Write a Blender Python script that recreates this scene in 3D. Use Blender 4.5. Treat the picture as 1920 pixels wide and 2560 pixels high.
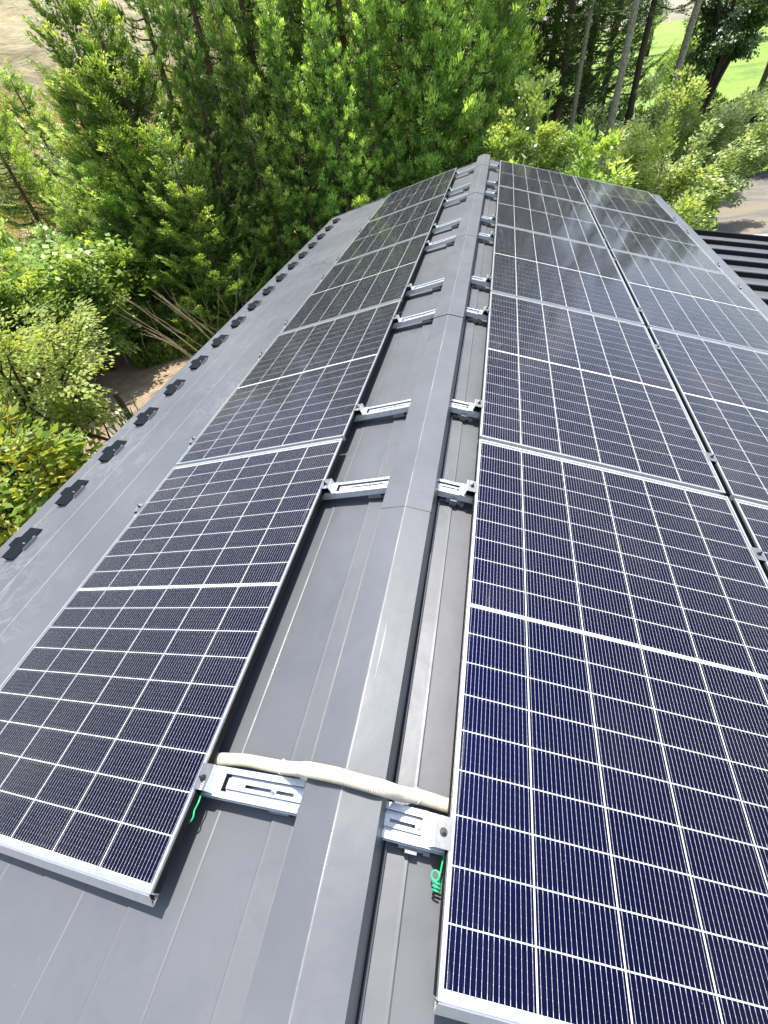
import bpy, math, random
import numpy as np
from mathutils import Matrix, Vector

for o in list(bpy.data.objects):
    bpy.data.objects.remove(o, do_unlink=True)
SC = bpy.context.scene
COL = SC.collection
R_ = math.radians

# ------------------------------------------------------------------ camera
cam = bpy.data.cameras.new('camera'); camo = bpy.data.objects.new('camera', cam); COL.objects.link(camo)
F_PX, YAW, PIT, ROL = 1058.756, -0.302258, 0.811225, -0.145146
cam.sensor_fit = 'VERTICAL'; cam.sensor_height = 36.0; cam.lens = 36.0 * F_PX / 2560.0
cam.clip_start = 0.02; cam.clip_end = 4000
fw = Vector((math.sin(YAW) * math.cos(PIT), math.cos(YAW) * math.cos(PIT), -math.sin(PIT)))
rt = Vector((math.cos(YAW), -math.sin(YAW), 0)); up = rt.cross(fw)
r2 = math.cos(ROL) * rt + math.sin(ROL) * up; u2 = -math.sin(ROL) * rt + math.cos(ROL) * up
camo.matrix_world = Matrix(((r2.x, u2.x, -fw.x, 0.23502), (r2.y, u2.y, -fw.y, 0.12648), (r2.z, u2.z, -fw.z, 1.15586), (0, 0, 0, 1)))
SC.camera = camo

# ------------------------------------------------------------------ sun, sky, exposure
SUN_DIR = Vector((-0.035, 0.34, 1.0)).normalized()        # towards the sun: ahead and a little left, high
sun = bpy.data.lights.new('sun', 'SUN'); suno = bpy.data.objects.new('sun', sun); COL.objects.link(suno)
sun.energy = 4.8; sun.angle = R_(0.53); sun.color = (1.0, 0.955, 0.89)
suno.rotation_euler = (-SUN_DIR).to_track_quat('-Z', 'Y').to_euler(); suno.location = (-3, 8, 20)
W = bpy.data.worlds.new('World'); SC.world = W; W.use_nodes = True
nt = W.node_tree; nt.nodes.clear()
wo = nt.nodes.new('ShaderNodeOutputWorld'); bg = nt.nodes.new('ShaderNodeBackground')
sky = nt.nodes.new('ShaderNodeTexSky'); sky.sky_type = 'NISHITA'; sky.sun_disc = False
sky.sun_elevation = math.asin(SUN_DIR.z); sky.sun_rotation = math.atan2(SUN_DIR.x, SUN_DIR.y)
sky.air_density = 1.0; sky.dust_density = 1.2; sky.ozone_density = 1.0
bg.inputs['Strength'].default_value = 0.14
tc = nt.nodes.new('ShaderNodeTexCoord'); sep = nt.nodes.new('ShaderNodeSeparateXYZ')
nt.links.new(tc.outputs['Generated'], sep.inputs[0])
add = nt.nodes.new('ShaderNodeMath'); add.operation = 'MAXIMUM'; add.inputs[1].default_value = 0.06
nt.links.new(sep.outputs['Z'], add.inputs[0])
div = nt.nodes.new('ShaderNodeVectorMath'); div.operation = 'DIVIDE'
cmb = nt.nodes.new('ShaderNodeCombineXYZ')
for i in range(3): nt.links.new(add.outputs[0], cmb.inputs[i])
nt.links.new(tc.outputs['Generated'], div.inputs[0]); nt.links.new(cmb.outputs[0], div.inputs[1])
cn = nt.nodes.new('ShaderNodeTexNoise'); cn.inputs['Scale'].default_value = 1.9; cn.inputs['Detail'].default_value = 7
cn.inputs['Roughness'].default_value = 0.58; cn.inputs['Distortion'].default_value = 0.4
nt.links.new(div.outputs[0], cn.inputs['Vector'])
cr = nt.nodes.new('ShaderNodeValToRGB'); cr.color_ramp.elements[0].position = 0.50; cr.color_ramp.elements[1].position = 0.70
nt.links.new(cn.outputs['Fac'], cr.inputs[0])
mx = nt.nodes.new('ShaderNodeMixRGB'); mx.inputs[2].default_value = (9.5, 9.3, 9.4, 1)
nt.links.new(cr.outputs[0], mx.inputs[0]); nt.links.new(sky.outputs[0], mx.inputs[1])
nt.links.new(mx.outputs[0], bg.inputs['Color']); nt.links.new(bg.outputs[0], wo.inputs['Surface'])
SC.view_settings.view_transform = 'Standard'; SC.view_settings.look = 'None'
SC.view_settings.exposure = 0.90; SC.view_settings.gamma = 1.0; SC.view_settings.use_curve_mapping = False
SC.render.engine = 'CYCLES'
SC.cycles.max_bounces = 7; SC.cycles.transparent_max_bounces = 12; SC.cycles.caustics_reflective = False; SC.cycles.caustics_refractive = False

# ------------------------------------------------------------------ helpers
def tag(o, label=None, cat=None, group=None, kind=None):
    if label: o['label'] = label
    if cat: o['category'] = cat
    if group: o['group'] = group
    if kind: o['kind'] = kind
    return o

def empty(name, loc=(0, 0, 0)):
    o = bpy.data.objects.new(name, None); COL.objects.link(o); o.location = loc; o.empty_display_size = 0.1
    return o

def link(name, me, parent=None, loc=None):
    o = bpy.data.objects.new(name, me); COL.objects.link(o)
    if parent is not None: o.parent = parent
    if loc is not None: o.location = loc
    return o

class MB:
    def __init__(s): s.v = []; s.f = []
    def quadbox(s, p):                       # 8 points: bottom 4 ccw, top 4 ccw
        b = len(s.v); s.v += [tuple(q) for q in p]
        s.f += [(b, b+3, b+2, b+1), (b+4, b+5, b+6, b+7), (b, b+1, b+5, b+4), (b+1, b+2, b+6, b+5), (b+2, b+3, b+7, b+6), (b+3, b, b+4, b+7)]
        return s
    def box(s, x0, x1, y0, y1, z0, z1):
        return s.quadbox([(x0, y0, z0), (x1, y0, z0), (x1, y1, z0), (x0, y1, z0), (x0, y0, z1), (x1, y0, z1), (x1, y1, z1), (x0, y1, z1)])
    def prism(s, prof, fn0, fn1, close=True):  # profile points mapped by two functions (start and end section)
        b = len(s.v); n = len(prof)
        s.v += [tuple(fn0(*p)) for p in prof] + [tuple(fn1(*p)) for p in prof]
        m = n if close else n - 1
        for i in range(m):
            j = (i + 1) % n; s.f.append((b+i, b+j, b+n+j, b+n+i))
        if close: s.f += [tuple(b+n-1-i for i in range(n)), tuple(b+n+i for i in range(n))]
        return s
    def tube(s, pts, rad, sides=8, caps=True):
        pts = [Vector(p) for p in pts]; b = len(s.v); n = len(pts)
        if not hasattr(rad, '__len__'): rad = [rad] * n
        prev = None
        for i, p in enumerate(pts):
            t = (pts[min(i+1, n-1)] - pts[max(i-1, 0)]); t.normalize()
            if prev is None:
                a = Vector((0, 0, 1)) if abs(t.z) < 0.9 else Vector((1, 0, 0)); nx = a.cross(t).normalized()
            else:
                nx = prev - t * prev.dot(t)
                nx = nx.normalized() if nx.length > 1e-6 else Vector((1, 0, 0))
            prev = nx; ny = t.cross(nx)
            for k in range(sides):
                an = 2 * math.pi * k / sides; q = p + (nx * math.cos(an) + ny * math.sin(an)) * rad[i]; s.v.append(tuple(q))
        for i in range(n - 1):
            for k in range(sides):
                k2 = (k + 1) % sides; s.f.append((b+i*sides+k, b+i*sides+k2, b+(i+1)*sides+k2, b+(i+1)*sides+k))
        if caps: s.f += [tuple(b+sides-1-k for k in range(sides)), tuple(b+(n-1)*sides+k for k in range(sides))]
        return s
    def mesh(s, name, mat=None, smooth=False):
        me = bpy.data.meshes.new(name); me.from_pydata(s.v, [], s.f)
        if mat: me.materials.append(mat)
        if smooth:
            for p in me.polygons: p.use_smooth = True
        me.update(); return me
    def build(s, name, mat, parent=None, loc=None, smooth=False):
        return link(name, s.mesh(name, mat, smooth), parent, loc)

def np_mesh(name, verts, quads, mat, tint=None, smooth=False):
    me = bpy.data.meshes.new(name); nv, nf = len(verts), len(quads); k = quads.shape[1]
    me.vertices.add(nv); me.vertices.foreach_set('co', np.asarray(verts, np.float32).ravel())
    me.loops.add(nf * k); me.loops.foreach_set('vertex_index', np.asarray(quads, np.int32).ravel())
    me.polygons.add(nf); me.polygons.foreach_set('loop_start', np.arange(0, nf * k, k, dtype=np.int32))
    try: me.polygons.foreach_set('loop_total', np.full(nf, k, np.int32))
    except Exception: pass
    if tint is not None:
        at = me.attributes.new('tint', 'FLOAT', 'POINT'); at.data.foreach_set('value', np.asarray(tint, np.float32))
    if smooth: me.polygons.foreach_set('use_smooth', np.ones(nf, bool))
    me.materials.append(mat); me.update(calc_edges=True); me.validate()
    return me

# ------------------------------------------------------------------ materials
def new_mat(name):
    m = bpy.data.materials.new(name); m.use_nodes = True; n = m.node_tree
    return m, n, n.nodes['Principled BSDF'], n.nodes['Material Output']
def nd(n, t, **kw):
    x = n.nodes.new(t)
    for k, v in kw.items():
        if k in x.inputs: x.inputs[k].default_value = v
        else: setattr(x, k, v)
    return x
def ramp(n, src, stops):
    r = n.nodes.new('ShaderNodeValToRGB'); e = r.color_ramp.elements
    e[0].position, e[0].color = stops[0][0], (*stops[0][1], 1); e[1].position, e[1].color = stops[-1][0], (*stops[-1][1], 1)
    for p, c in stops[1:-1]: x = e.new(p); x.color = (*c, 1)
    n.links.new(src, r.inputs[0]); return r.outputs[0]
def g3(v): return (v, v, v)

def simple(name, col, rough=0.5, metal=0.0, var=0.12, scale=30, bump=0.0, spec=0.5):
    m, n, p, o = new_mat(name); p.inputs['Specular IOR Level'].default_value = spec
    co = nd(n, 'ShaderNodeTexCoord'); ns = nd(n, 'ShaderNodeTexNoise', Scale=scale, Detail=5.0)
    n.links.new(co.outputs['Object'], ns.inputs['Vector'])
    c0 = tuple(c * (1 - var) for c in col); c1 = tuple(min(1, c * (1 + var)) for c in col)
    n.links.new(ramp(n, ns.outputs['Fac'], [(0.3, c0), (0.7, c1)]), p.inputs['Base Color'])
    p.inputs['Roughness'].default_value = rough; p.inputs['Metallic'].default_value = metal
    if bump:
        b = nd(n, 'ShaderNodeBump', Strength=bump, Distance=0.002); n.links.new(ns.outputs['Fac'], b.inputs['Height']); n.links.new(b.outputs[0], p.inputs['Normal'])
    return m

def mat_roof():
    m, n, p, o = new_mat('coated_steel')
    L = n.links.new
    co = nd(n, 'ShaderNodeTexCoord')
    n1 = nd(n, 'ShaderNodeTexNoise', Scale=1.3, Detail=6.0, Roughness=0.6); L(co.outputs['Object'], n1.inputs['Vector'])
    base = ramp(n, n1.outputs['Fac'], [(0.3, (0.082, 0.087, 0.099)), (0.7, (0.102, 0.108, 0.122))])
    # chalky wiped marks: contour lines of a warped noise
    wp = nd(n, 'ShaderNodeTexNoise', Scale=2.2, Detail=3.0); L(co.outputs['Object'], wp.inputs['Vector'])
    ad = nd(n, 'ShaderNodeMixRGB', blend_type='ADD'); ad.inputs[0].default_value = 0.7; L(co.outputs['Object'], ad.inputs[1]); L(wp.outputs['Color'], ad.inputs[2])
    n2 = nd(n, 'ShaderNodeTexNoise', Scale=3.1, Detail=8.0, Roughness=0.72, Distortion=1.6); L(ad.outputs[0], n2.inputs['Vector'])
    sw = ramp(n, n2.outputs['Fac'], [(0.465, g3(0)), (0.497, g3(1)), (0.503, g3(1)), (0.535, g3(0))])
    n3 = nd(n, 'ShaderNodeTexNoise', Scale=1.1, Detail=2.0); L(co.outputs['Object'], n3.inputs['Vector'])
    ms = ramp(n, n3.outputs['Fac'], [(0.42, g3(0)), (0.62, g3(1))])
    mu = nd(n, 'ShaderNodeMath', operation='MULTIPLY'); L(sw, mu.inputs[0]); L(ms, mu.inputs[1])
    mu2 = nd(n, 'ShaderNodeMath', operation='MULTIPLY'); L(mu.outputs[0], mu2.inputs[0]); mu2.inputs[1].default_value = 0.34
    sxa = nd(n, 'ShaderNodeSeparateXYZ'); L(co.outputs['Object'], sxa.inputs[0])
    lf = nd(n, 'ShaderNodeMapRange'); L(sxa.outputs['X'], lf.inputs[0]); lf.inputs[1].default_value = -0.9; lf.inputs[2].default_value = -1.7; lf.inputs[3].default_value = 0.10; lf.inputs[4].default_value = 1.0
    mu3 = nd(n, 'ShaderNodeMath', operation='MULTIPLY'); L(mu2.outputs[0], mu3.inputs[0]); L(lf.outputs[0], mu3.inputs[1]); mu2 = mu3
    mixc = nd(n, 'ShaderNodeMixRGB'); mixc.inputs[2].default_value = (0.26, 0.265, 0.28, 1); L(mu2.outputs[0], mixc.inputs[0]); L(base, mixc.inputs[1])
    # long thin scratches and specks
    mp = nd(n, 'ShaderNodeMapping'); mp.inputs['Scale'].default_value = (90, 2.6, 90); mp.inputs['Rotation'].default_value = (0, 0, 0.22); L(co.outputs['Object'], mp.inputs['Vector'])
    n4 = nd(n, 'ShaderNodeTexNoise', Scale=1.0, Detail=2.0, Distortion=0.6); L(mp.outputs[0], n4.inputs['Vector'])
    sc = ramp(n, n4.outputs['Fac'], [(0.775, g3(0)), (0.80, g3(1))])
    n5 = nd(n, 'ShaderNodeTexNoise', Scale=160.0, Detail=1.0); L(co.outputs['Object'], n5.inputs['Vector'])
    sp = ramp(n, n5.outputs['Fac'], [(0.79, g3(0)), (0.82, g3(1))])
    mxx = nd(n, 'ShaderNodeMath', operation='MAXIMUM'); L(sc, mxx.inputs[0]); L(sp, mxx.inputs[1])
    m3 = nd(n, 'ShaderNodeMath', operation='MULTIPLY'); L(mxx.outputs[0], m3.inputs[0]); m3.inputs[1].default_value = 0.3
    mix2 = nd(n, 'ShaderNodeMixRGB'); mix2.inputs[2].default_value = (0.55, 0.55, 0.55, 1); L(m3.outputs[0], mix2.inputs[0]); L(mixc.outputs[0], mix2.inputs[1])
    sx = nd(n, 'ShaderNodeSeparateXYZ'); L(co.outputs['Object'], sx.inputs[0])
    ab = nd(n, 'ShaderNodeMath', operation='ABSOLUTE'); L(sx.outputs['X'], ab.inputs[0])
    cl_ = nd(n, 'ShaderNodeMapRange'); L(ab.outputs[0], cl_.inputs[0]); cl_.inputs[1].default_value = 0.0015; cl_.inputs[2].default_value = 0.0006
    n8 = nd(n, 'ShaderNodeTexNoise', Scale=5.0, Detail=6.0, Roughness=0.7); L(co.outputs['Object'], n8.inputs['Vector'])
    wr_ = ramp(n, n8.outputs['Fac'], [(0.40, g3(0.05)), (0.66, g3(0.6))])
    m9 = nd(n, 'ShaderNodeMath', operation='MULTIPLY'); L(cl_.outputs[0], m9.inputs[0]); L(wr_, m9.inputs[1])
    mix3 = nd(n, 'ShaderNodeMixRGB'); mix3.inputs[2].default_value = (0.50, 0.50, 0.50, 1); L(m9.outputs[0], mix3.inputs[0]); L(mix2.outputs[0], mix3.inputs[1])
    # broad dusty film
    n10 = nd(n, 'ShaderNodeTexNoise', Scale=0.8, Detail=7.0, Roughness=0.65); L(co.outputs['Object'], n10.inputs['Vector'])
    ds = ramp(n, n10.outputs['Fac'], [(0.42, g3(0.0)), (0.70, g3(0.16))])
    mix4 = nd(n, 'ShaderNodeMixRGB'); mix4.inputs[2].default_value = (0.23, 0.225, 0.215, 1); L(ds, mix4.inputs[0]); L(mix3.outputs[0], mix4.inputs[1])
    L(mix4.outputs[0], p.inputs['Base Color'])
    p.inputs['Roughness'].default_value = 0.42; p.inputs['Specular IOR Level'].default_value = 0.55
    rr = ramp(n, n2.outputs['Fac'], [(0.35, g3(0.36)), (0.65, g3(0.52))]); L(rr, p.inputs['Roughness'])
    n6 = nd(n, 'ShaderNodeTexNoise', Scale=7.0, Detail=3.0); L(co.outputs['Object'], n6.inputs['Vector'])
    n7 = nd(n, 'ShaderNodeTexNoise', Scale=900.0, Detail=1.0); L(co.outputs['Object'], n7.inputs['Vector'])
    b1 = nd(n, 'ShaderNodeBump', Strength=0.40, Distance=0.004); L(n6.outputs['Fac'], b1.inputs['Height'])
    b2 = nd(n, 'ShaderNodeBump', Strength=0.12, Distance=0.0006); L(n7.outputs['Fac'], b2.inputs['Height']); L(b1.outputs[0], b2.inputs['Normal'])
    L(b2.outputs[0], p.inputs['Normal'])
    return m
M_ROOF = mat_roof()
M_ALU = simple('anodised_aluminium', (0.60, 0.61, 0.62), 0.34, 0.75, 0.06, 60)
M_GALV = simple('galvanised_steel', (0.62, 0.66, 0.68), 0.38, 0.55, 0.13, 45)
M_ZINC = simple('dull_steel', (0.26, 0.265, 0.27), 0.45, 0.8, 0.1, 80)
M_BOLT = simple('dark_bolt_steel', (0.10, 0.10, 0.10), 0.35, 0.9, 0.2, 200)
M_BRIGHTBOLT = simple('bright_bolt_steel', (0.6, 0.6, 0.6), 0.3, 0.8, 0.1, 200)
M_GUARD = simple('dark_painted_steel', (0.007, 0.011, 0.014), 0.75, 0.0, 0.2, 40, 0, 0.08)
M_BACK = simple('white_backsheet', (0.70, 0.71, 0.70), 0.6, 0, 0.02, 20)
M_PIPE = simple('cream_plastic', (0.60, 0.545, 0.43), 0.45, 0, 0.07, 90)
M_TIE = simple('clear_white_plastic', (0.75, 0.72, 0.64), 0.35, 0, 0.03, 90)
M_WIRE = simple('green_plastic', (0.02, 0.50, 0.20), 0.35, 0, 0.04, 50)
M_DARK = simple('black_metal_and_shade', (0.012, 0.012, 0.013), 0.6, 0.0, 0.1, 50, 0, 0.15)
M_PRINT = simple('white_stamp', (0.62, 0.62, 0.62), 0.6, 0, 0.05, 50)
M_WALL = simple('pale_siding', (0.52, 0.49, 0.43), 0.8, 0, 0.08, 4, 0.2)
M_LIGHTROOF = simple('pale_metal', (0.55, 0.56, 0.57), 0.45, 0.3, 0.08, 6)

def mat_cell():
    m, n, p, o = new_mat('solar_cell'); L = n.links.new
    co = nd(n, 'ShaderNodeTexCoord'); sx = nd(n, 'ShaderNodeSeparateXYZ'); L(co.outputs['Object'], sx.inputs[0])
    a = nd(n, 'ShaderNodeMath', operation='MULTIPLY'); L(sx.outputs['X'], a.inputs[0]); a.inputs[1].default_value = 16 / 0.182
    fr = nd(n, 'ShaderNodeMath', operation='FRACT'); L(a.outputs[0], fr.inputs[0])
    s5 = nd(n, 'ShaderNodeMath', operation='SUBTRACT'); L(fr.outputs[0], s5.inputs[0]); s5.inputs[1].default_value = 0.5
    ab = nd(n, 'ShaderNodeMath', operation='ABSOLUTE'); L(s5.outputs[0], ab.inputs[0])
    # bus bars: widened to a small pad every few mm and to a tab at the cell's ends
    yy = nd(n, 'ShaderNodeMath', operation='MULTIPLY'); L(sx.outputs['Y'], yy.inputs[0]); yy.inputs[1].default_value = 6 / 0.091
    fy = nd(n, 'ShaderNodeMath', operation='FRACT'); L(yy.outputs[0], fy.inputs[0])
    sy = nd(n, 'ShaderNodeMath', operation='SUBTRACT'); L(fy.outputs[0], sy.inputs[0]); sy.inputs[1].default_value = 0.5
    ay = nd(n, 'ShaderNodeMath', operation='ABSOLUTE'); L(sy.outputs[0], ay.inputs[0])
    pad = nd(n, 'ShaderNodeMath', operation='LESS_THAN'); L(ay.outputs[0], pad.inputs[0]); pad.inputs[1].default_value = 0.06
    ya = nd(n, 'ShaderNodeMath', operation='ABSOLUTE'); L(sx.outputs['Y'], ya.inputs[0])
    tab = nd(n, 'ShaderNodeMath', operation='GREATER_THAN'); L(ya.outputs[0], tab.inputs[0]); tab.inputs[1].default_value = 0.0395
    mxp = nd(n, 'ShaderNodeMath', operation='MAXIMUM'); L(pad.outputs[0], mxp.inputs[0]); L(tab.outputs[0], mxp.inputs[1])
    wd = nd(n, 'ShaderNodeMath', operation='MULTIPLY_ADD'); L(mxp.outputs[0], wd.inputs[0]); wd.inputs[1].default_value = 0.020; wd.inputs[2].default_value = 0.024
    ln = nd(n, 'ShaderNodeMath', operation='LESS_THAN'); L(ab.outputs[0], ln.inputs[0]); L(wd.outputs[0], ln.inputs[1])
    oi = nd(n, 'ShaderNodeObjectInfo')
    ns = nd(n, 'ShaderNodeTexNoise', Scale=9.0, Detail=2.0); L(co.outputs['Object'], ns.inputs['Vector'])
    av = nd(n, 'ShaderNodeMath', operation='ADD'); rm_ = nd(n, 'ShaderNodeMath', operation='MULTIPLY_ADD'); L(oi.outputs['Random'], rm_.inputs[0]); rm_.inputs[1].default_value = 0.5; rm_.inputs[2].default_value = 0.25; L(rm_.outputs[0], av.inputs[0]); L(ns.outputs['Fac'], av.inputs[1])
    hv = nd(n, 'ShaderNodeMath', operation='MULTIPLY'); L(av.outputs[0], hv.inputs[0]); hv.inputs[1].default_value = 0.5
    cc = ramp(n, hv.outputs[0], [(0.15, (0.0006, 0.0006, 0.0050)), (0.55, (0.0010, 0.0007, 0.0040)), (0.9, (0.0022, 0.0012, 0.0030))])
    L(cc, p.inputs['Base Color']); p.inputs['Roughness'].default_value = 0.42; p.inputs['IOR'].default_value = 3.6
    p.inputs['Thin Film Thickness'].default_value = 75.5; p.inputs['Thin Film IOR'].default_value = 1.95      # nitride coating of the silicon
    bd = nd(n, 'ShaderNodeBsdfDiffuse'); bd.inputs[0].default_value = (0.56, 0.57, 0.58, 1)
    ms = nd(n, 'ShaderNodeMixShader'); tx = nd(n, 'ShaderNodeBsdfDiffuse'); L(cc, tx.inputs[0])
    mt = nd(n, 'ShaderNodeMixShader'); mt.inputs[0].default_value = 0.64; L(p.outputs[0], mt.inputs[1]); L(tx.outputs[0], mt.inputs[2])      # textured silicon traps about half of it
    L(ln.outputs[0], ms.inputs[0]); L(mt.outputs[0], ms.inputs[1]); L(bd.outputs[0], ms.inputs[2]); L(ms.outputs[0], o.inputs['Surface'])
    return m
M_CELL = mat_cell()

def mat_glass():
    m, n, p, o = new_mat('solar_glass'); L = n.links.new; n.nodes.remove(p)
    co = nd(n, 'ShaderNodeTexCoord')
    fr = nd(n, 'ShaderNodeFresnel'); fr.inputs['IOR'].default_value = 1.22
    ge = nd(n, 'ShaderNodeNewGeometry'); inv = nd(n, 'ShaderNodeMath', operation='SUBTRACT'); inv.inputs[0].default_value = 1.0; L(ge.outputs['Backfacing'], inv.inputs[1])
    fac = nd(n, 'ShaderNodeMath', operation='MULTIPLY'); L(fr.outputs[0], fac.inputs[0]); L(inv.outputs[0], fac.inputs[1])
    tr = nd(n, 'ShaderNodeBsdfTransparent'); tr.inputs[0].default_value = (0.97, 0.98, 0.975, 1)
    gl = nd(n, 'ShaderNodeBsdfGlossy'); gl.inputs['Roughness'].default_value = 0.085
    n1 = nd(n, 'ShaderNodeTexNoise', Scale=2.5, Detail=2.0); L(co.outputs['Object'], n1.inputs['Vector'])
    b = nd(n, 'ShaderNodeBump', Strength=0.05, Distance=0.004); L(n1.outputs['Fac'], b.inputs['Height']); L(b.outputs[0], gl.inputs['Normal'])
    mx1 = nd(n, 'ShaderNodeMixShader'); L(fac.outputs[0], mx1.inputs[0]); L(tr.outputs[0], mx1.inputs[1]); L(gl.outputs[0], mx1.inputs[2])
    # dried dust: faint film, streaks along the upper edge and a few specks
    df = nd(n, 'ShaderNodeBsdfDiffuse'); df.inputs[0].default_value = (0.62, 0.60, 0.58, 1)
    oi = nd(n, 'ShaderNodeObjectInfo')
    of = nd(n, 'ShaderNodeVectorMath', operation='ADD'); L(co.outputs['Object'], of.inputs[0]); L(oi.outputs['Location'], of.inputs[1])
    mp = nd(n, 'ShaderNodeMapping'); mp.inputs['Scale'].default_value = (26, 2.4, 1); mp.inputs['Rotation'].default_value = (0, 0, 0.05); L(of.outputs[0], mp.inputs['Vector'])
    n2 = nd(n, 'ShaderNodeTexNoise', Scale=1.0, Detail=6.0, Roughness=0.7, Distortion=0.8); L(mp.outputs[0], n2.inputs['Vector'])
    n3 = nd(n, 'ShaderNodeTexNoise', Scale=170.0, Detail=1.0); L(of.outputs[0], n3.inputs['Vector'])
    sx = nd(n, 'ShaderNodeSeparateXYZ'); L(co.outputs['Object'], sx.inputs[0])
    ed = nd(n, 'ShaderNodeMapRange'); L(sx.outputs['X'], ed.inputs[0]); ed.inputs[1].default_value = -0.45; ed.inputs[2].default_value = -0.52
    st = ramp(n, n2.outputs['Fac'], [(0.60, g3(0)), (0.74, g3(1))])
    m1 = nd(n, 'ShaderNodeMath', operation='MULTIPLY'); L(st, m1.inputs[0]); L(ed.outputs[0], m1.inputs[1])
    m1b = nd(n, 'ShaderNodeMath', operation='MULTIPLY'); L(m1.outputs[0], m1b.inputs[0]); m1b.inputs[1].default_value = 0.16
    sp = ramp(n, n3.outputs['Fac'], [(0.80, g3(0)), (0.84, g3(0.35))])
    film = ramp(n, n1.outputs['Fac'], [(0.35, g3(0.001)), (0.75, g3(0.005))])
    a1 = nd(n, 'ShaderNodeMath', operation='ADD'); L(m1b.outputs[0], a1.inputs[0]); L(sp, a1.inputs[1])
    a2 = nd(n, 'ShaderNodeMath', operation='ADD'); L(a1.outputs[0], a2.inputs[0]); L(film, a2.inputs[1])
    a3 = nd(n, 'ShaderNodeMath', operation='MULTIPLY'); L(a2.outputs[0], a3.inputs[0]); L(inv.outputs[0], a3.inputs[1])
    mx2 = nd(n, 'ShaderNodeMixShader'); L(a3.outputs[0], mx2.inputs[0]); L(mx1.outputs[0], mx2.inputs[1]); L(df.outputs[0], mx2.inputs[2])
    L(mx2.outputs[0], o.inputs['Surface'])
    return m
M_GLASS = mat_glass()

def mat_leaf(name, stops, trans=0.42, objvar=0.25, nscale=0.9, tcol=1.35, hl=1.7):
    m, n, p, o = new_mat(name); L = n.links.new
    at = nd(n, 'ShaderNodeAttribute', attribute_name='tint')
    co = nd(n, 'ShaderNodeTexCoord'); ns = nd(n, 'ShaderNodeTexNoise', Scale=nscale, Detail=3.0); L(co.outputs['Object'], ns.inputs['Vector'])
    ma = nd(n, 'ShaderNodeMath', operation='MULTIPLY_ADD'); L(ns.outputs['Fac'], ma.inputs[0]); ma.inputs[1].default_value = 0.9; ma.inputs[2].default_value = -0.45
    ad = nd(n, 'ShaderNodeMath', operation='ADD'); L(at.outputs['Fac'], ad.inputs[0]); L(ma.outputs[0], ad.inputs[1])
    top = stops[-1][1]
    stops = [(p_ * 0.84, c_) for p_, c_ in stops] + [(1.0, (min(0.5, top[0] * hl + 0.02), min(0.56, top[1] * hl * 0.95 + 0.02), min(0.3, top[2] * hl + 0.02)))]  # extra palest stop puts bright leaf highlights into the colour
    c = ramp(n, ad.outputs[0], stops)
    oi = nd(n, 'ShaderNodeObjectInfo'); mr = nd(n, 'ShaderNodeMapRange'); L(oi.outputs['Random'], mr.inputs[0]); mr.inputs[3].default_value = 1.5 * (1 - objvar); mr.inputs[4].default_value = 1.5 * (1 + objvar)
    hs = nd(n, 'ShaderNodeHueSaturation'); hs.inputs['Saturation'].default_value = 0.96; hs.inputs['Hue'].default_value = 0.50; L(c, hs.inputs['Color']); L(mr.outputs[0], hs.inputs['Value'])
    L(hs.outputs[0], p.inputs['Base Color']); p.inputs['Roughness'].default_value = 0.38; p.inputs['Specular IOR Level'].default_value = 0.5
    tl = nd(n, 'ShaderNodeBsdfTranslucent'); tm = nd(n, 'ShaderNodeMixRGB', blend_type='MULTIPLY'); tm.inputs[0].default_value = 1
    L(hs.outputs[0], tm.inputs[1]); tm.inputs[2].default_value = (tcol * 1.25, tcol * 1.1, tcol * 0.5, 1); L(tm.outputs[0], tl.inputs[0])
    ms = nd(n, 'ShaderNodeMixShader'); ms.inputs[0].default_value = trans; L(p.outputs[0], ms.inputs[1]); L(tl.outputs[0], ms.inputs[2]); L(ms.outputs[0], o.inputs['Surface'])
    return m
LF_CEDAR = mat_leaf('cedar_needles', [(0.0, (0.022, 0.055, 0.014)), (0.5, (0.095, 0.185, 0.036)), (1.0, (0.235, 0.35, 0.085))])
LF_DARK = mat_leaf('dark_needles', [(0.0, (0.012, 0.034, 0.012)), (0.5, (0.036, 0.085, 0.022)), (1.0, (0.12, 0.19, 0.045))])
LF_HINOKI = mat_leaf('cypress_sprays', [(0.0, (0.024, 0.06, 0.015)), (0.5, (0.105, 0.2, 0.038)), (1.0, (0.255, 0.36, 0.085))])
LF_SHRUB = mat_leaf('shrub_leaves', [(0.0, (0.024, 0.058, 0.016)), (0.5, (0.085, 0.165, 0.036)), (1.0, (0.25, 0.33, 0.1))])
LF_PLUM = mat_leaf('yellow_green_leaves', [(0.0, (0.07, 0.12, 0.018)), (0.5, (0.20, 0.27, 0.050)), (1.0, (0.36, 0.42, 0.12))], hl=1.15)
LF_VINE = mat_leaf('bright_vine_leaves', [(0.0, (0.06, 0.13, 0.018)), (0.5, (0.15, 0.25, 0.03)), (1.0, (0.25, 0.33, 0.05))], 0.45, objvar=0.05, hl=0.95)
LF_FRESH = mat_leaf('fresh_green_leaves', [(0.0, (0.035, 0.085, 0.018)), (0.5, (0.13, 0.23, 0.045)), (1.0, (0.34, 0.42, 0.13))], hl=1.15)
LF_BIG = mat_leaf('glossy_broad_leaves', [(0.0, (0.03, 0.07, 0.012)), (0.5, (0.09, 0.15, 0.02)), (0.85, (0.22, 0.24, 0.03)), (1.0, (0.36, 0.26, 0.04))], hl=1.15)
LF_SILVER = mat_leaf('pale_green_leaves', [(0.0, (0.05, 0.09, 0.03)), (0.5, (0.15, 0.22, 0.085)), (1.0, (0.32, 0.39, 0.2))], hl=1.15)
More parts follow.
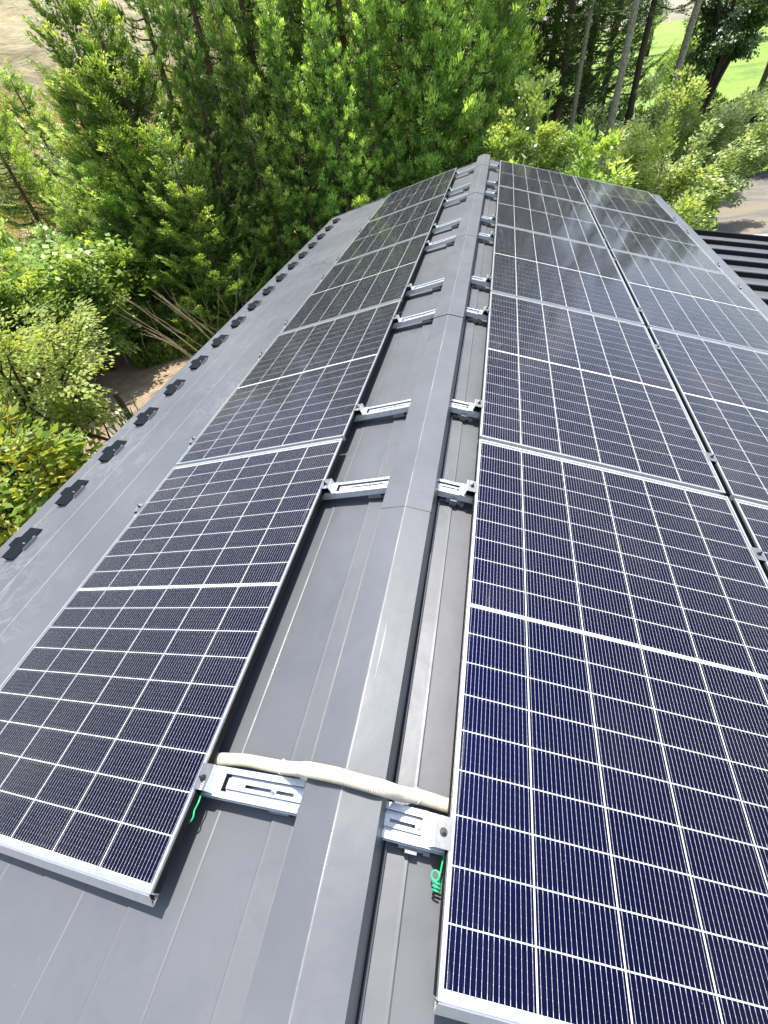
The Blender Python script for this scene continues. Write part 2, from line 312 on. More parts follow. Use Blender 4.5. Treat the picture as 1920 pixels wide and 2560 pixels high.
LF_OLIVE = mat_leaf('olive_leaves', [(0.0, (0.045, 0.085, 0.018)), (0.5, (0.15, 0.215, 0.055)), (1.0, (0.34, 0.40, 0.15))], hl=1.15)
LF_GRASS = mat_leaf('grass_blades', [(0.0, (0.05, 0.09, 0.015)), (0.5, (0.11, 0.18, 0.025)), (1.0, (0.24, 0.27, 0.06))])
LF_DRY = mat_leaf('dry_grass_blades', [(0.0, (0.16, 0.12, 0.06)), (0.5, (0.32, 0.25, 0.13)), (1.0, (0.42, 0.38, 0.20))])
M_BARK = simple('cedar_bark', (0.13, 0.085, 0.058), 0.9, 0, 0.45, 24, 1.0)
M_PALEBARK = simple('pale_bark', (0.25, 0.22, 0.18), 0.9, 0, 0.45, 22, 1.0)
M_DARKBARK = simple('dark_bark', (0.055, 0.042, 0.034), 0.9, 0, 0.35, 16, 0.6)
M_DRYWOOD = simple('dry_wood', (0.36, 0.28, 0.19), 0.85, 0, 0.3, 12, 0.4)
M_STAKE = simple('green_coated_stake', (0.10, 0.24, 0.17), 0.5, 0, 0.2, 12)

def mat_ground():
    m, n, p, o = new_mat('ground'); L = n.links.new
    co = nd(n, 'ShaderNodeTexCoord'); at = nd(n, 'ShaderNodeAttribute', attribute_name='tint')   # 0 grass, 0.5 dirt, 1 dry bank
    n1 = nd(n, 'ShaderNodeTexNoise', Scale=0.55, Detail=8.0, Roughness=0.65); L(co.outputs['Object'], n1.inputs['Vector'])
    n2 = nd(n, 'ShaderNodeTexNoise', Scale=4.0, Detail=8.0, Roughness=0.7); L(co.outputs['Object'], n2.inputs['Vector'])
    grass = ramp(n, n2.outputs['Fac'], [(0.3, (0.12, 0.21, 0.03)), (0.55, (0.23, 0.34, 0.05)), (0.75, (0.34, 0.42, 0.08))])
    dirt = ramp(n, n2.outputs['Fac'], [(0.3, (0.22, 0.15, 0.09)), (0.5, (0.34, 0.25, 0.16)), (0.75, (0.46, 0.36, 0.25))])
    mpb = nd(n, 'ShaderNodeMapping'); mpb.inputs['Scale'].default_value = (0.5, 0.5, 2.2); L(co.outputs['Object'], mpb.inputs['Vector'])
    nbk = nd(n, 'ShaderNodeTexNoise', Scale=1.6, Detail=10.0, Roughness=0.72, Distortion=1.0); L(mpb.outputs[0], nbk.inputs['Vector'])
    n9 = nd(n, 'ShaderNodeTexNoise', Scale=0.16, Detail=9.0, Roughness=0.72); L(co.outputs['Object'], n9.inputs['Vector'])
    gm_ = nd(n, 'ShaderNodeMixRGB', blend_type='MULTIPLY'); gm_.inputs[0].default_value = 0.85; L(grass, gm_.inputs[1]); L(ramp(n, n9.outputs['Fac'], [(0.32, (0.45, 0.55, 0.5)), (0.5, (0.95, 1.0, 0.9)), (0.68, (1.25, 1.15, 1.1))]), gm_.inputs[2]); grass = gm_.outputs[0]
    bank = ramp(n, nbk.outputs['Fac'], [(0.25, (0.13, 0.105, 0.055)), (0.45, (0.29, 0.245, 0.135)), (0.6, (0.38, 0.335, 0.20)), (0.8, (0.38, 0.38, 0.19))])
    wob = nd(n, 'ShaderNodeMath', operation='MULTIPLY_ADD'); L(n1.outputs['Fac'], wob.inputs[0]); wob.inputs[1].default_value = 0.5; wob.inputs[2].default_value = -0.25
    s = nd(n, 'ShaderNodeMath', operation='ADD'); L(at.outputs['Fac'], s.inputs[0]); L(wob.outputs[0], s.inputs[1])
    f1 = nd(n, 'ShaderNodeMapRange'); L(s.outputs[0], f1.inputs[0]); f1.inputs[1].default_value = 0.20; f1.inputs[2].default_value = 0.32
    f2 = nd(n, 'ShaderNodeMapRange'); L(s.outputs[0], f2.inputs[0]); f2.inputs[1].default_value = 0.68; f2.inputs[2].default_value = 0.82
    m1 = nd(n, 'ShaderNodeMixRGB'); L(f1.outputs[0], m1.inputs[0]); L(grass, m1.inputs[1]); L(dirt, m1.inputs[2])
    m2 = nd(n, 'ShaderNodeMixRGB'); L(f2.outputs[0], m2.inputs[0]); L(m1.outputs[0], m2.inputs[1]); L(bank, m2.inputs[2])
    L(m2.outputs[0], p.inputs['Base Color']); p.inputs['Roughness'].default_value = 0.95
    b = nd(n, 'ShaderNodeBump', Strength=0.9, Distance=0.3); L(nbk.outputs['Fac'], b.inputs['Height']); L(b.outputs[0], p.inputs['Normal'])
    return m
M_GROUND = mat_ground()
def mat_drive():
    m, n, p, o = new_mat('worn_concrete'); L = n.links.new
    co = nd(n, 'ShaderNodeTexCoord')
    n1 = nd(n, 'ShaderNodeTexNoise', Scale=0.5, Detail=9.0, Roughness=0.7, Distortion=1.2); L(co.outputs['Object'], n1.inputs['Vector'])
    c = ramp(n, n1.outputs['Fac'], [(0.35, (0.10, 0.09, 0.075)), (0.5, (0.17, 0.155, 0.13)), (0.58, (0.21, 0.17, 0.11)), (0.66, (0.15, 0.14, 0.125))])
    L(c, p.inputs['Base Color']); p.inputs['Roughness'].default_value = 0.9
    return m
M_DRIVE = mat_drive()

# ------------------------------------------------------------------ roof frames
A = 0.2371596; CA, SA = math.cos(A), math.sin(A)
def frame(side, u, y, h):
    if side == 'R': ex, ey, ez = Vector((CA, 0, -SA)), Vector((0, 1, 0)), Vector((SA, 0, CA))
    else:           ex, ey, ez = Vector((-CA, 0, -SA)), Vector((0, -1, 0)), Vector((-SA, 0, CA))
    t = ex * u + Vector((0, y, 0)) + ez * h
    return Matrix(((ex.x, ey.x, ez.x, t.x), (ex.y, ey.y, ez.y, t.y), (ex.z, ey.z, ez.z, t.z), (0, 0, 0, 1)))
def rp(side, u, y, h):
    s = 1 if side == 'R' else -1
    return (s * (u * CA + h * SA), y, -u * SA + h * CA)
HR = -0.088                      # roofing surface below the plane of the panel tops
Y0, Y1 = -3.2, 9.21              # gable ends of the house
GZ = -3.7                        # ground level by the house

# ------------------------------------------------------------------ house
house = empty('house', (0, 3, GZ)); tag(house, 'low house under a grey metal gable roof that carries the solar panels', 'house')
def hc(mb, name, mat, parent, smooth=False):       # child of the house given in world coordinates
    o = mb.build(name, mat, parent, smooth=smooth)
    off = Vector((0, 0, 0)); p = parent
    while p is not None: off += p.location; p = p.parent
    o.location = -off; return o
b = MB(); b.box(-2.35, 2.35, Y0 + 0.45, Y1 - 0.45, GZ, -0.86); hc(b, 'wall', M_WALL, house)
# gable deck
b = MB(); t = 0.10
for side in 'LR':
    eu = 2.82 if side == 'L' else 2.85
    prof = [(0.0, HR - 0.022), (eu, HR - 0.022), (eu, HR - 0.022 - t), (0.0, HR - 0.022 - t)]
    b.prism(prof, lambda u, h: rp(side, u, Y0 + 0.02, h), lambda u, h: rp(side, u, Y1 - 0.02, h))
roof = hc(b, 'roof', M_ROOF, house)
LAPS = {'L': [0.237, 0.5695, 0.9005, 1.2315, 1.5625, 1.8935, 2.2245, 2.5555, 2.858], 'R': [0.176, 0.505, 0.836, 1.167, 1.498, 1.829, 2.160, 2.491, 2.888]}
for side in 'LR':
    e = [0.02] + LAPS[side]
    for k in range(len(e) - 1):
        u0, u1 = e[k] - (0.02 if k else 0), e[k+1]; um = e[k] + (e[k+1] - e[k]) * (0.5 if k else (0.69 if side == 'L' else 0.62))
        top = [(u0, HR - 0.0085), (um - 0.004, HR - 0.0042), (um, HR - 0.0062), (um + 0.004, HR - 0.0040), (u1 - 0.010, HR - 0.0002), (u1 - 0.003, HR + 0.0008), (u1, HR - 0.0015), (u1 + 0.0005, HR - 0.0115)]
        low = [(p[0] - (0.002 if i == len(top)-1 else 0.0), p[1] - 0.0025) for i, p in enumerate(top)][::-1]
        low[0] = (u1 - 0.0025, HR - 0.0115); low[1] = (u1 - 0.0025, HR - 0.005)
        mb = MB(); mb.prism(top + low, lambda u, h: rp(side, u, Y0, h), lambda u, h: rp(side, u, Y1 - (0.0 if k % 2 else 0.003), h))
        hc(mb, 'roofing_sheet', M_ROOF, roof)
    # verge trim at the far gable and eave drip
    eu = LAPS[side][-1]
    mb = MB(); mb.prism([(0.05, HR + 0.004), (eu + 0.006, HR + 0.004), (eu + 0.006, HR - 0.09), (0.05, HR - 0.09)], lambda u, h: rp(side, u, Y1 + 0.0015, h), lambda u, h: rp(side, u, Y1 + 0.018, h))
    hc(mb, 'verge_trim', M_ROOF, roof)
    mb = MB(); mb.prism([(eu + 0.002, HR - 0.014), (eu + 0.010, HR - 0.014), (eu + 0.010, HR - 0.12), (eu + 0.002, HR - 0.12)], lambda u, h: rp(side, u, Y0, h), lambda u, h: rp(side, u, Y1, h))
    hc(mb, 'eave_fascia', M_ROOF, roof)
# ridge: vented base, foot flashings and lapped cap pieces
b = MB(); zr = lambda x: -abs(x) * math.tan(A) + HR / CA
b.prism([(-0.088, zr(0.088) - 0.01), (0.088, zr(0.088) - 0.01), (0.085, 0.048), (0, 0.068), (-0.085, 0.048)], lambda x, z: (x, Y0 + 0.1, z), lambda x, z: (x, 8.34, z))
hc(b, 'ridge_base', M_ROOF, roof)
for side in 'LR':
    mb = MB(); mb.prism([(0.086, HR - 0.004), (0.086, HR + 0.010), (0.1095, HR + 0.007), (0.1105, HR - 0.004)], lambda u, h: rp(side, u, Y0, h), lambda u, h: rp(side, u, 8.9, h))
    hc(mb, 'ridge_foot_flashing', M_ROOF, roof)
    mb = MB(); mb.prism([(0.1125, HR - 0.003), (0.1125, HR + 0.004), (0.1155, HR + 0.007), (0.119, HR + 0.0065), (0.1215, HR + 0.003), (0.1215, HR - 0.003)], lambda u, h: rp(side, u, Y0, h), lambda u, h: rp(side, u, 8.9, h))
    hc(mb, 'ridge_foot_bead', M_ROOF, roof, True)
seams = [Y0, -1.6 + 1.14 - 0.4, 1.14, 2.75, 4.37, 5.92, 7.53, 8.36]
seams[1] = -0.47
AP = 0.076; HWc = 0.088; ED = AP - HWc * math.tan(A)
for k in range(len(seams) - 1):
    d = 0.0012 * (k % 2) + 0.0004 * k
    a0, a1 = seams[k] - (0.0 if k == 0 else 0.0), seams[k+1] + 0.06 * (k < len(seams) - 2)
    d0 = d + 0.0016; d1 = d
    # outer shell: crest with a small bend, lips turned down at both edges; the nearer end laps over the piece before it
    def sec(dd, w):
        return [(-HWc - w, ED - 0.009 + dd), (-HWc - w, ED + dd), (-0.0035, AP - 0.0006 + dd), (0, AP + dd), (0.0035, AP - 0.0006 + dd), (HWc + w, ED + dd), (HWc + w, ED - 0.009 + dd),
                (HWc + w - 0.0015, ED - 0.009 + dd), (HWc + w - 0.0015, ED - 0.0025 + dd), (0, AP - 0.0025 + dd), (-HWc - w + 0.0015, ED - 0.0025 + dd), (-HWc - w + 0.0015, ED - 0.009 + dd)]
    mb = MB(); s0, s1 = sec(d0, 0.0018), sec(d1 - 0.0008, 0.0)
    n_ = len(s0); mb.v = [(x, a0, z) for x, z in s0] + [(x, a1, z) for x, z in s1]
    for i in range(n_): j = (i + 1) % n_; mb.f.append((i, j, n_ + j, n_ + i))
    mb.f += [tuple(range(n_ - 1, -1, -1)), tuple(range(n_, 2 * n_))]
    hc(mb, 'ridge_cap_piece', M_ROOF, roof)
b = MB(); b.prism([(-0.089, ED - 0.03), (0.089, ED - 0.03), (0.089, ED + 0.002), (0, AP + 0.0035), (-0.089, ED + 0.002)], lambda x, z: (x, 8.30, z), lambda x, z: (x, 8.363, z))
hc(b, 'ridge_end_cap', M_ROOF, roof)
# lower porch roof with standing seams, running off to the right under the main eave
BP = R_(8.0); CB, SB = math.cos(BP), math.sin(BP); PX0, PZ0 = 2.55, -1.045
def pp(x, y, h): return (PX0 + x * CB + h * SB, y, PZ0 - x * SB + h * CB)
seam_y = [8.50 - 0.445 * i for i in range(13)]
b = MB(); b.quadbox([pp(0, seam_y[-1], -0.1), pp(4.2, seam_y[-1], -0.1), pp(4.2, 8.52, -0.1), pp(0, 8.52, -0.1), pp(0, seam_y[-1], -0.012), pp(4.2, seam_y[-1], -0.012), pp(4.2, 8.52, -0.012), pp(0, 8.52, -0.012)])
porch = hc(b, 'porch_roof', M_ROOF, house)
for i in range(12):
    ya, yb = seam_y[i+1] + 0.006, seam_y[i] - 0.006
    mb = MB(); mb.quadbox([pp(0, ya, -0.0115), pp(4.25, ya, -0.0115), pp(4.25, yb, -0.0115), pp(0, yb, -0.0115), pp(0, ya, 0), pp(4.25, ya, 0), pp(4.25, yb, 0), pp(0, yb, 0)])
    hc(mb, 'roof_pan', M_ROOF, porch)
for i, ys in enumerate(seam_y):
    mb = MB(); w = 0.022 if i else 0.03; hh = 0.052 if i else 0.06
    mb.quadbox([pp(0, ys - w, -0.0112), pp(4.26, ys - w, -0.0112), pp(4.26, ys + w, -0.0112), pp(0, ys + w, -0.0112), pp(0, ys - w * 0.8, hh), pp(4.26, ys - w * 0.8, hh), pp(4.26, ys + w * 0.8, hh), pp(0, ys + w * 0.8, hh)])
    hc(mb, 'standing_seam', M_DARK, porch)
b = MB(); b.box(2.4, 6.4, 3.3, 8.3, GZ, -1.75); hc(b, 'porch_wall', M_WALL, house)
# pale lower ledge with a short dark stub beyond the porch roof
lg = empty('carport_roof', (6.0, 10.1, GZ)); tag(lg, 'pale flat carport edge just beyond the dark porch roof', 'carport')
b = MB(); b.box(4.5, 9.0, 9.2, 10.6, -1.86, -1.78); hc(b, 'roof_slab', M_LIGHTROOF, lg)
for px in (4.6, 8.8):
    b = MB(); b.box(px - 0.04, px + 0.04, 10.4, 10.48, GZ, -1.862); hc(b, 'post', M_DARK, lg)
b = MB(); b.box(5.35, 5.45, 9.3, 9.36, -1.779, -1.62); hc(b, 'stub', M_DARK, lg)

# ------------------------------------------------------------------ solar panels
PL, PW, PH = 1.722, 1.134, 0.030
UL, UR, GY, GU, DYL = 0.43975, 0.24624, 0.02165, 0.02988, 0.02058
lip = 0.009
mbs = MB(); x0, y0 = PW / 2, PL / 2
long_bar = MB(); long_bar.box(-x0, -x0 + lip, -y0 + 0.0005, y0 - 0.0005, 0, PH).box(-x0 + lip, -x0 + 0.028, -y0 + 0.012, y0 - 0.012, 0.0, 0.002)
long_bar.box(-x0 - 0.0008, -x0, -y0 + 0.001, y0 - 0.001, 0.004, 0.0062).box(-x0 - 0.0008, -x0, -y0 + 0.001, y0 - 0.001, 0.018, 0.0196)
ME_LONG = long_bar.mesh('long_frame_bar', M_ALU)
sk = MB()  # black strips added over the long frame walls: shade put into the colour
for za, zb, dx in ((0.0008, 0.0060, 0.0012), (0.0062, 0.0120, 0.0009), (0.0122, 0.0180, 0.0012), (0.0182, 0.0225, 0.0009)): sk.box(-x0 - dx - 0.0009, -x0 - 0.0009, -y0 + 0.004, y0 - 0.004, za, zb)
ME_WALL_SHADE = sk.mesh('side_wall_shade', M_DARK)
short_bar = MB(); short_bar.box(-x0 + lip + 0.0002, x0 - lip - 0.0002, -y0, -y0 + lip, 0, PH - 0.0003).box(-x0 + 0.004, x0 - 0.004, -y0 - 0.0065, -y0 - 0.0002, 0.002, 0.0045).box(-x0 + 0.02, x0 - 0.02, -y0 + lip, -y0 + 0.028, 0, 0.002)
ME_SHORT = short_bar.mesh('short_frame_bar', M_ALU)
bs = MB(); bs.box(-x0 + lip, x0 - lip, -y0 + lip, y0 - lip, 0.0222, 0.0236); ME_BACK = bs.mesh('backsheet', M_BACK)
gl = MB(); gl.box(-x0 + lip + 0.0003, x0 - lip - 0.0003, -y0 + lip + 0.0003, y0 - lip - 0.0003, 0.0250, 0.0288); ME_GLASS = gl.mesh('glass_pane', M_GLASS)
CW, CH, CGX, CGY, CBAR = 0.1818, 0.0905, 0.0040, 0.0028, 0.0135
ce = MB(); ce.box(-CW/2, CW/2, -CH/2, CH/2, 0, 0.0005); ME_CELL = ce.mesh('solar_cell', M_CELL)
cov = MB()
cov.quadbox([(-x0 + 0.002, -0.0205, 0.0), (x0 - 0.002, -0.0205, 0.0), (x0 - 0.002, -0.0185, 0.0), (-x0 + 0.002, -0.0185, 0.0), (-x0 + 0.002, -0.0035, 0.0285), (x0 - 0.002, -0.0035, 0.0285), (x0 - 0.002, -0.0005, 0.0292), (-x0 + 0.002, -0.0005, 0.0292)])
cov.box(-x0 + 0.002, x0 - 0.002, -0.0184, -0.001, -0.002, 0.0)
ME_COVER = cov.mesh('end_cover', M_ALU)
ORD = ['nearest', 'second', 'third', 'fourth', 'farthest']
def panel(side, row, i):
    u0 = (UL if side == 'L' else UR) + row * (PW + GU); ya = i * (PL + GY) + (DYL if side == 'L' else 0)
    o = empty('solar_panel'); o.matrix_world = frame(side, u0 + PW / 2, ya + PL / 2, -PH)
    o.rotation_mode = 'XYZ'
    sl = {('L', 0): 'left slope', ('R', 0): 'right slope, row beside the ridge', ('R', 1): 'right slope, outer row'}[(side, row)]
    nm = ORD[i] + (' from the camera' if i in (1, 2, 3) else ' to the camera' if i == 0 else ' away')
    tag(o, f'solar panel on the {sl}, {nm}', 'solar panel', 'solar panels in rows along the roof')
    for r in (0, math.pi):
        q = link('long_frame_bar', ME_LONG, o); q.rotation_euler.z = r
        q = link('side_wall_shade', ME_WALL_SHADE, o); q.rotation_euler.z = r
        q = link('short_frame_bar', ME_SHORT, o); q.rotation_euler.z = r
    link('backsheet', ME_BACK, o); link('glass_pane', ME_GLASS, o)
    for c in range(6):
        cx = (c - 2.5) * (CW + CGX)
        for r in range(18):
            k = r if r >= 9 else r - 17
            sgn = 1 if r >= 9 else -1; kk = r - 9 if r >= 9 else 8 - r
            cy = sgn * (CBAR / 2 + CH / 2 + kk * (CH + CGY))
            link('solar_cell', ME_CELL, o, (cx, cy, 0.0238))
    if i == 0:
        q = link('end_cover', ME_COVER, o); s = -1 if side == 'R' else 1
        q.location = (0, s * y0, 0); q.rotation_euler.z = 0 if s < 0 else math.pi
    return o
for i in range(5): panel('L', 0, i)
for row in (0, 1):
    for i in range(5): panel('R', row, i)

# ------------------------------------------------------------------ mounting rails with clamps
def text_mesh(txt, size):
    cu = bpy.data.curves.new('t', 'FONT'); cu.body = txt; cu.size = size; cu.extrude = 0.0002; cu.align_x = 'CENTER'; cu.align_y = 'CENTER'
    ob = bpy.data.objects.new('t', cu); COL.objects.link(ob)
    dg = bpy.context.evaluated_depsgraph_get(); me = bpy.data.meshes.new_from_object(ob.evaluated_get(dg))
    bpy.data.objects.remove(ob, do_unlink=True); me.materials.clear(); me.materials.append(M_PRINT); return me
ME_H30 = text_mesh('H30', 0.0125)
CPROF = [(-.035, 0), (.035, 0), (.035, .0292), (.0205, .0292), (.0205, .0270), (.033, .0270), (.033, .002), (-.033, .002), (-.033, .0270), (-.0205, .0270), (-.0205, .0292), (-.035, .0292)]
def hexbolt(r, h, shank):
    m_ = MB(); m_.tube([(0, 0, 0), (0, 0, 0.0012)], r * 1.45, 14); m_.tube([(0, 0, 0.0013), (0, 0, h)], r, 6)
    m_.tube([(0, 0, h + 0.0001), (0, 0, h + shank * 0.85), (0, 0, h + shank)], [r * 0.5, r * 0.5, r * 0.4], 10); return m_
ME_BOLT = hexbolt(0.0062, 0.006, 0.010).mesh('bolt', M_BOLT); ME_BBOLT = hexbolt(0.0060, 0.005, 0.005).mesh('bolt', M_BRIGHTBOLT)
# end clamp: flat plate on the panel lip, drop leg, foot on the rail (local x from the panel edge towards the open side is -x)
cl = MB(); cl.box(-0.034, 0.0045, -0.0305, 0.0305, 0.0304, 0.0328); ME_CL_TOP = cl.mesh('clamp', M_ZINC)
cl = MB(); cl.quadbox([(-0.0400, -0.0305, 0.0005), (-0.0375, -0.0305, 0.0005), (-0.0375, 0.0305, 0.0005), (-0.0400, 0.0305, 0.0005), (-0.0365, -0.0305, 0.0328), (-0.0342, -0.0305, 0.0328), (-0.0342, 0.0305, 0.0328), (-0.0365, 0.0305, 0.0328)])
cl.box(-0.060, -0.0402, -0.0345, 0.0345, 0.0002, 0.0026); ME_CL_LEG = cl.mesh('clamp_leg', M_GALV)
cl = MB(); cl.box(-0.030, -0.004, -0.024, 0.024, 0.0003, 0.0040).box(-0.022, -0.014, -0.010, 0.010, 0.0041, 0.030); ME_CL_BLK = cl.mesh('clamp_block', M_DARK)
cl = MB(); cl.box(-0.0045, GU + 0.0045, -0.0305, 0.0305, 0.0304, 0.0328); ME_MID = cl.mesh('middle_clamp', M_ZINC)
br = MB(); br.box(-0.030, 0.030, -0.043, 0.041, -0.020, -0.0003).box(-0.055, -0.031, -0.037, 0.037, -0.027, -0.012).box(0.031, 0.046, -0.046, -0.03, -0.027, -0.006).box(-0.014, 0.014, -0.050, -0.0435, -0.027, 0.004)
ME_BRK = br.mesh('roof_bracket', M_ZINC)
ua = {'L': 0.1365, 'R': 0.0925}
edge_in = {'L': UL, 'R': UR}; edge_out = {'L': UL + PW, 'R': UR + 2 * PW + GU}
def rail_meshes(side):
    u_a, u_b = ua[side], edge_out[side] + (0.035 if side == 'L' else 0.028)
    m_ = MB(); m_.prism(CPROF, lambda y, z: (u_a, y, z), lambda y, z: (u_b, y, z))
    m_.box(u_a, u_b, -0.0375, -0.0352, 0.0005, 0.0025).box(u_a, u_b, 0.0352, 0.0375, 0.0005, 0.0025)
    body = m_.mesh('channel', M_GALV)
    e = edge_in[side]
    p0 = u_a + 0.006 if side == 'L' else u_a + 0.001; p1 = e - 0.068 if side == 'L' else e - 0.052
    if side == 'L': sl0, sl1, bu = 0.162, 0.313, 0.222
    else: sl0, sl1, bu = 0.1105, 0.1895, 0.180
    p0 = (u_a - 0.004) if side == 'L' else u_a + 0.001
    m_ = MB()
    for s in (-1, 1):
        ya, yb = sorted((s * 0.0202, s * 0.0125)); m_.box(p0, p1, ya, yb, 0.0148, 0.0165)
        ya, yb = sorted((s * 0.0124, s * 0.0105)); m_.box(p0, p1, ya, yb, 0.0150, 0.0242)
        ya, yb = sorted((s * 0.0104, s * 0.0036)); m_.box(p0, p1, ya, yb, 0.0222, 0.0240)
    m_.box(p0, sl0, -0.0035, 0.0035, 0.0222, 0.0240).box(sl1, p1, -0.0035, 0.0035, 0.0222, 0.0240)
    plate = m_.mesh('slotted_plate', M_GALV)
    tk = MB()
    for s in (-0.012, 0.0, 0.012): tk.box(p1 + 0.001, p1 + 0.006, s - 0.0006, s + 0.0006, 0.0160, 0.0168)
    return body, plate, bu
RM = {s: rail_meshes(s) for s in 'LR'}
RORD = ['nearest', 'second', 'third', 'fourth', 'fifth', 'sixth', 'seventh', 'eighth', 'ninth', 'farthest']
rail_y = {'L': [], 'R': []}
def rail(side, k, yc):
    o = empty('mounting_rail'); o.matrix_world = frame(side, 0, yc, -0.0600)
    w = 'left' if side == 'L' else 'right'
    tag(o, f'galvanised mounting rail showing beside the ridge on the {w} slope, {RORD[k]} from the camera' if 0 < k < 9 else f'galvanised mounting rail showing beside the ridge on the {w} slope, {RORD[k]} {"to the camera" if k == 0 else "away"}', 'rail', 'mounting rails under the panels')
    body, plate, bu = RM[side]
    link('channel', body, o); link('slotted_plate', plate, o); link('plate_bolt', ME_BBOLT, o, (bu, 0, 0.0232))
    for eu, flip in ((edge_in[side], False), (edge_out[side], True)):
        c = link('clamp', ME_CL_TOP, o, (eu, 0, 0.0294 + 0.0002))
        if flip: c.rotation_euler.z = math.pi
        link('clamp_leg', ME_CL_LEG, c); link('clamp_block', ME_CL_BLK, c); link('bolt', ME_BOLT, c, (-0.0155, 0.004 if side == 'L' else 0.0, 0.0329))
        t_ = link('stamped_mark', ME_H30, c, (-0.0205, 0.020, 0.0330)); t_.rotation_euler.z = R_(90 if side == 'L' else -90) if not flip else R_(90)
    if side == 'R':
        c = link('middle_clamp', ME_MID, o, (edge_in['R'] + PW, 0, 0.0296)); link('bolt', ME_BOLT, c, (GU / 2, 0, 0.0329))
    for bu2 in ((0.205, 0.60, 1.26) if side == 'L' else (0.172, 0.56, 1.22, 1.87, 2.40)): link('roof_bracket', ME_BRK, o, (bu2, 0, 0))
    return o
for side in 'LR':
    k = 0
    for i in range(5):
        for dy in (0.2560, 1.4000) if side == 'R' else (0.2420, 1.3840):
            yc = i * (PL + GY) + (DYL if side == 'L' else 0) + dy
            rail(side, k, yc); rail_y[side].append(yc); k += 1

# ------------------------------------------------------------------ conduit over the ridge, cable ties, green wires
path = [(-0.62, 0.312, -0.205), (-0.52, 0.314, -0.180), (-0.4268, 0.3171, -0.1597), (-0.3397, 0.3238, -0.1387), (-0.27, 0.323, -0.122), (-0.2066, 0.3180, -0.0850), (-0.13, 0.308, 0.004), (-0.085, 0.300, 0.0735), (-0.0165, 0.2974, 0.0945), (0.0278, 0.2956, 0.0915), (0.0859, 0.2959, 0.0700), (0.119, 0.306, -0.018), (0.1560, 0.3165, -0.0760), (0.194, 0.318, -0.098), (0.2304, 0.3168, -0.1095), (0.32, 0.32, -0.135), (0.45, 0.322, -0.166)]
def smooth_path(P, n):
    P = [Vector(p) for p in P]; out = []
    for i in range(len(P) - 1):
        a, b_, c, d = P[max(i-1, 0)], P[i], P[i+1], P[min(i+2, len(P)-1)]
        for k in range(n):
            t = k / n; out.append(0.5 * ((2*b_) + (c-a)*t + (2*a-5*b_+4*c-d)*t*t + (3*b_-a-3*c+d)*t**3))
    out.append(P[-1]); return out
dense = smooth_path(path, 60)
# resample evenly so the corrugation has one pitch
acc = [0]
for i in range(1, len(dense)): acc.append(acc[-1] + (dense[i] - dense[i-1]).length)
step = 0.0009; N = int(acc[-1] / step); pts = []; j = 0
for k in range(N):
    s = k * step
    while acc[j+1] < s: j += 1
    f = (s - acc[j]) / max(1e-9, acc[j+1] - acc[j]); pts.append(dense[j].lerp(dense[j+1], f))
rads = [0.0148 + 0.0014 * (1, 1, 0.5, -0.9, -0.9)[k % 5] for k in range(N)]
cb = MB(); cb.tube(pts, rads, 18)
cond = empty('conduit', (0, 0.3, 0.06)); tag(cond, 'cream corrugated plastic conduit crossing over the ridge between the nearest panels', 'conduit')
hc(cb, 'corrugated_tube', M_PIPE, cond, True)
for tu in (-0.198, 0.152):
    i0 = min(range(N), key=lambda i: abs(pts[i].x - tu)); tb = MB(); tb.tube([pts[i0 - 2], pts[i0 + 2]], 0.0172, 20)
    tt = pts[i0]; tb.box(tt.x - 0.003, tt.x + 0.003, tt.y + 0.010, tt.y + 0.016, tt.z + 0.012, tt.z + 0.018)
    hc(tb, 'cable_tie', M_TIE, cond)
wp = [rp('R', 0.262, 0.262, -0.040), rp('R', 0.2525, 0.234, -0.043), rp('R', 0.2467, 0.213, -0.047), rp('R', 0.2441, 0.190, -0.052)]
cen = Vector(rp('R', 0.2325, 0.180, -0.050))
coil = []
for k in range(0, 20):
    an = 0.4 - 2 * math.pi * k / 19; coil.append(tuple(cen + Vector((0.0088 * math.cos(an), 0.0088 * math.sin(an), 0.002 * math.sin(an * 0.5)))))
tail = []
for k in range(1, 46):
    an = -math.pi * 0.1 - 2 * math.pi * k / 16; tail.append(tuple(Vector(rp('R', 0.2375, 0.1715 - 0.00042 * k, -0.054)) + Vector((0.0085 * math.cos(an), 0.0012 * math.sin(an), 0.0085 * math.sin(an)))))
mb = MB(); mb.tube(smooth_path(wp, 8) + [Vector(c) for c in coil] + [Vector(c) for c in tail], 0.0021, 8)
wr = mb.build('green_wire', M_WIRE, smooth=True); tag(wr, 'green wire ending in a small coil beside the nearest panel on the right slope', 'wire')
wl = [rp('L', 0.452, 0.262, -0.034), rp('L', 0.441, 0.2385, -0.031), rp('L', 0.4345, 0.222, -0.028), rp('L', 0.4315, 0.207, -0.026), rp('L', 0.4345, 0.190, -0.027), rp('L', 0.4325, 0.176, -0.030), rp('L', 0.441, 0.166, -0.036), rp('L', 0.455, 0.162, -0.044)]
mb = MB(); mb.tube(smooth_path(wl, 8), 0.0022, 8); wr = mb.build('green_wire', M_WIRE, smooth=True)
tag(wr, 'short green wire hanging below the clamp of the nearest panel on the left slope', 'wire')

# ------------------------------------------------------------------ snow guards along the left eave
gm = MB()
outl = [(-0.122, -0.050), (-0.122, 0.038), (-0.045, 0.040), (-0.030, 0.068), (0.030, 0.068), (0.045, 0.040), (0.122, 0.038), (0.122, -0.050)]   # (along eave, downslope)
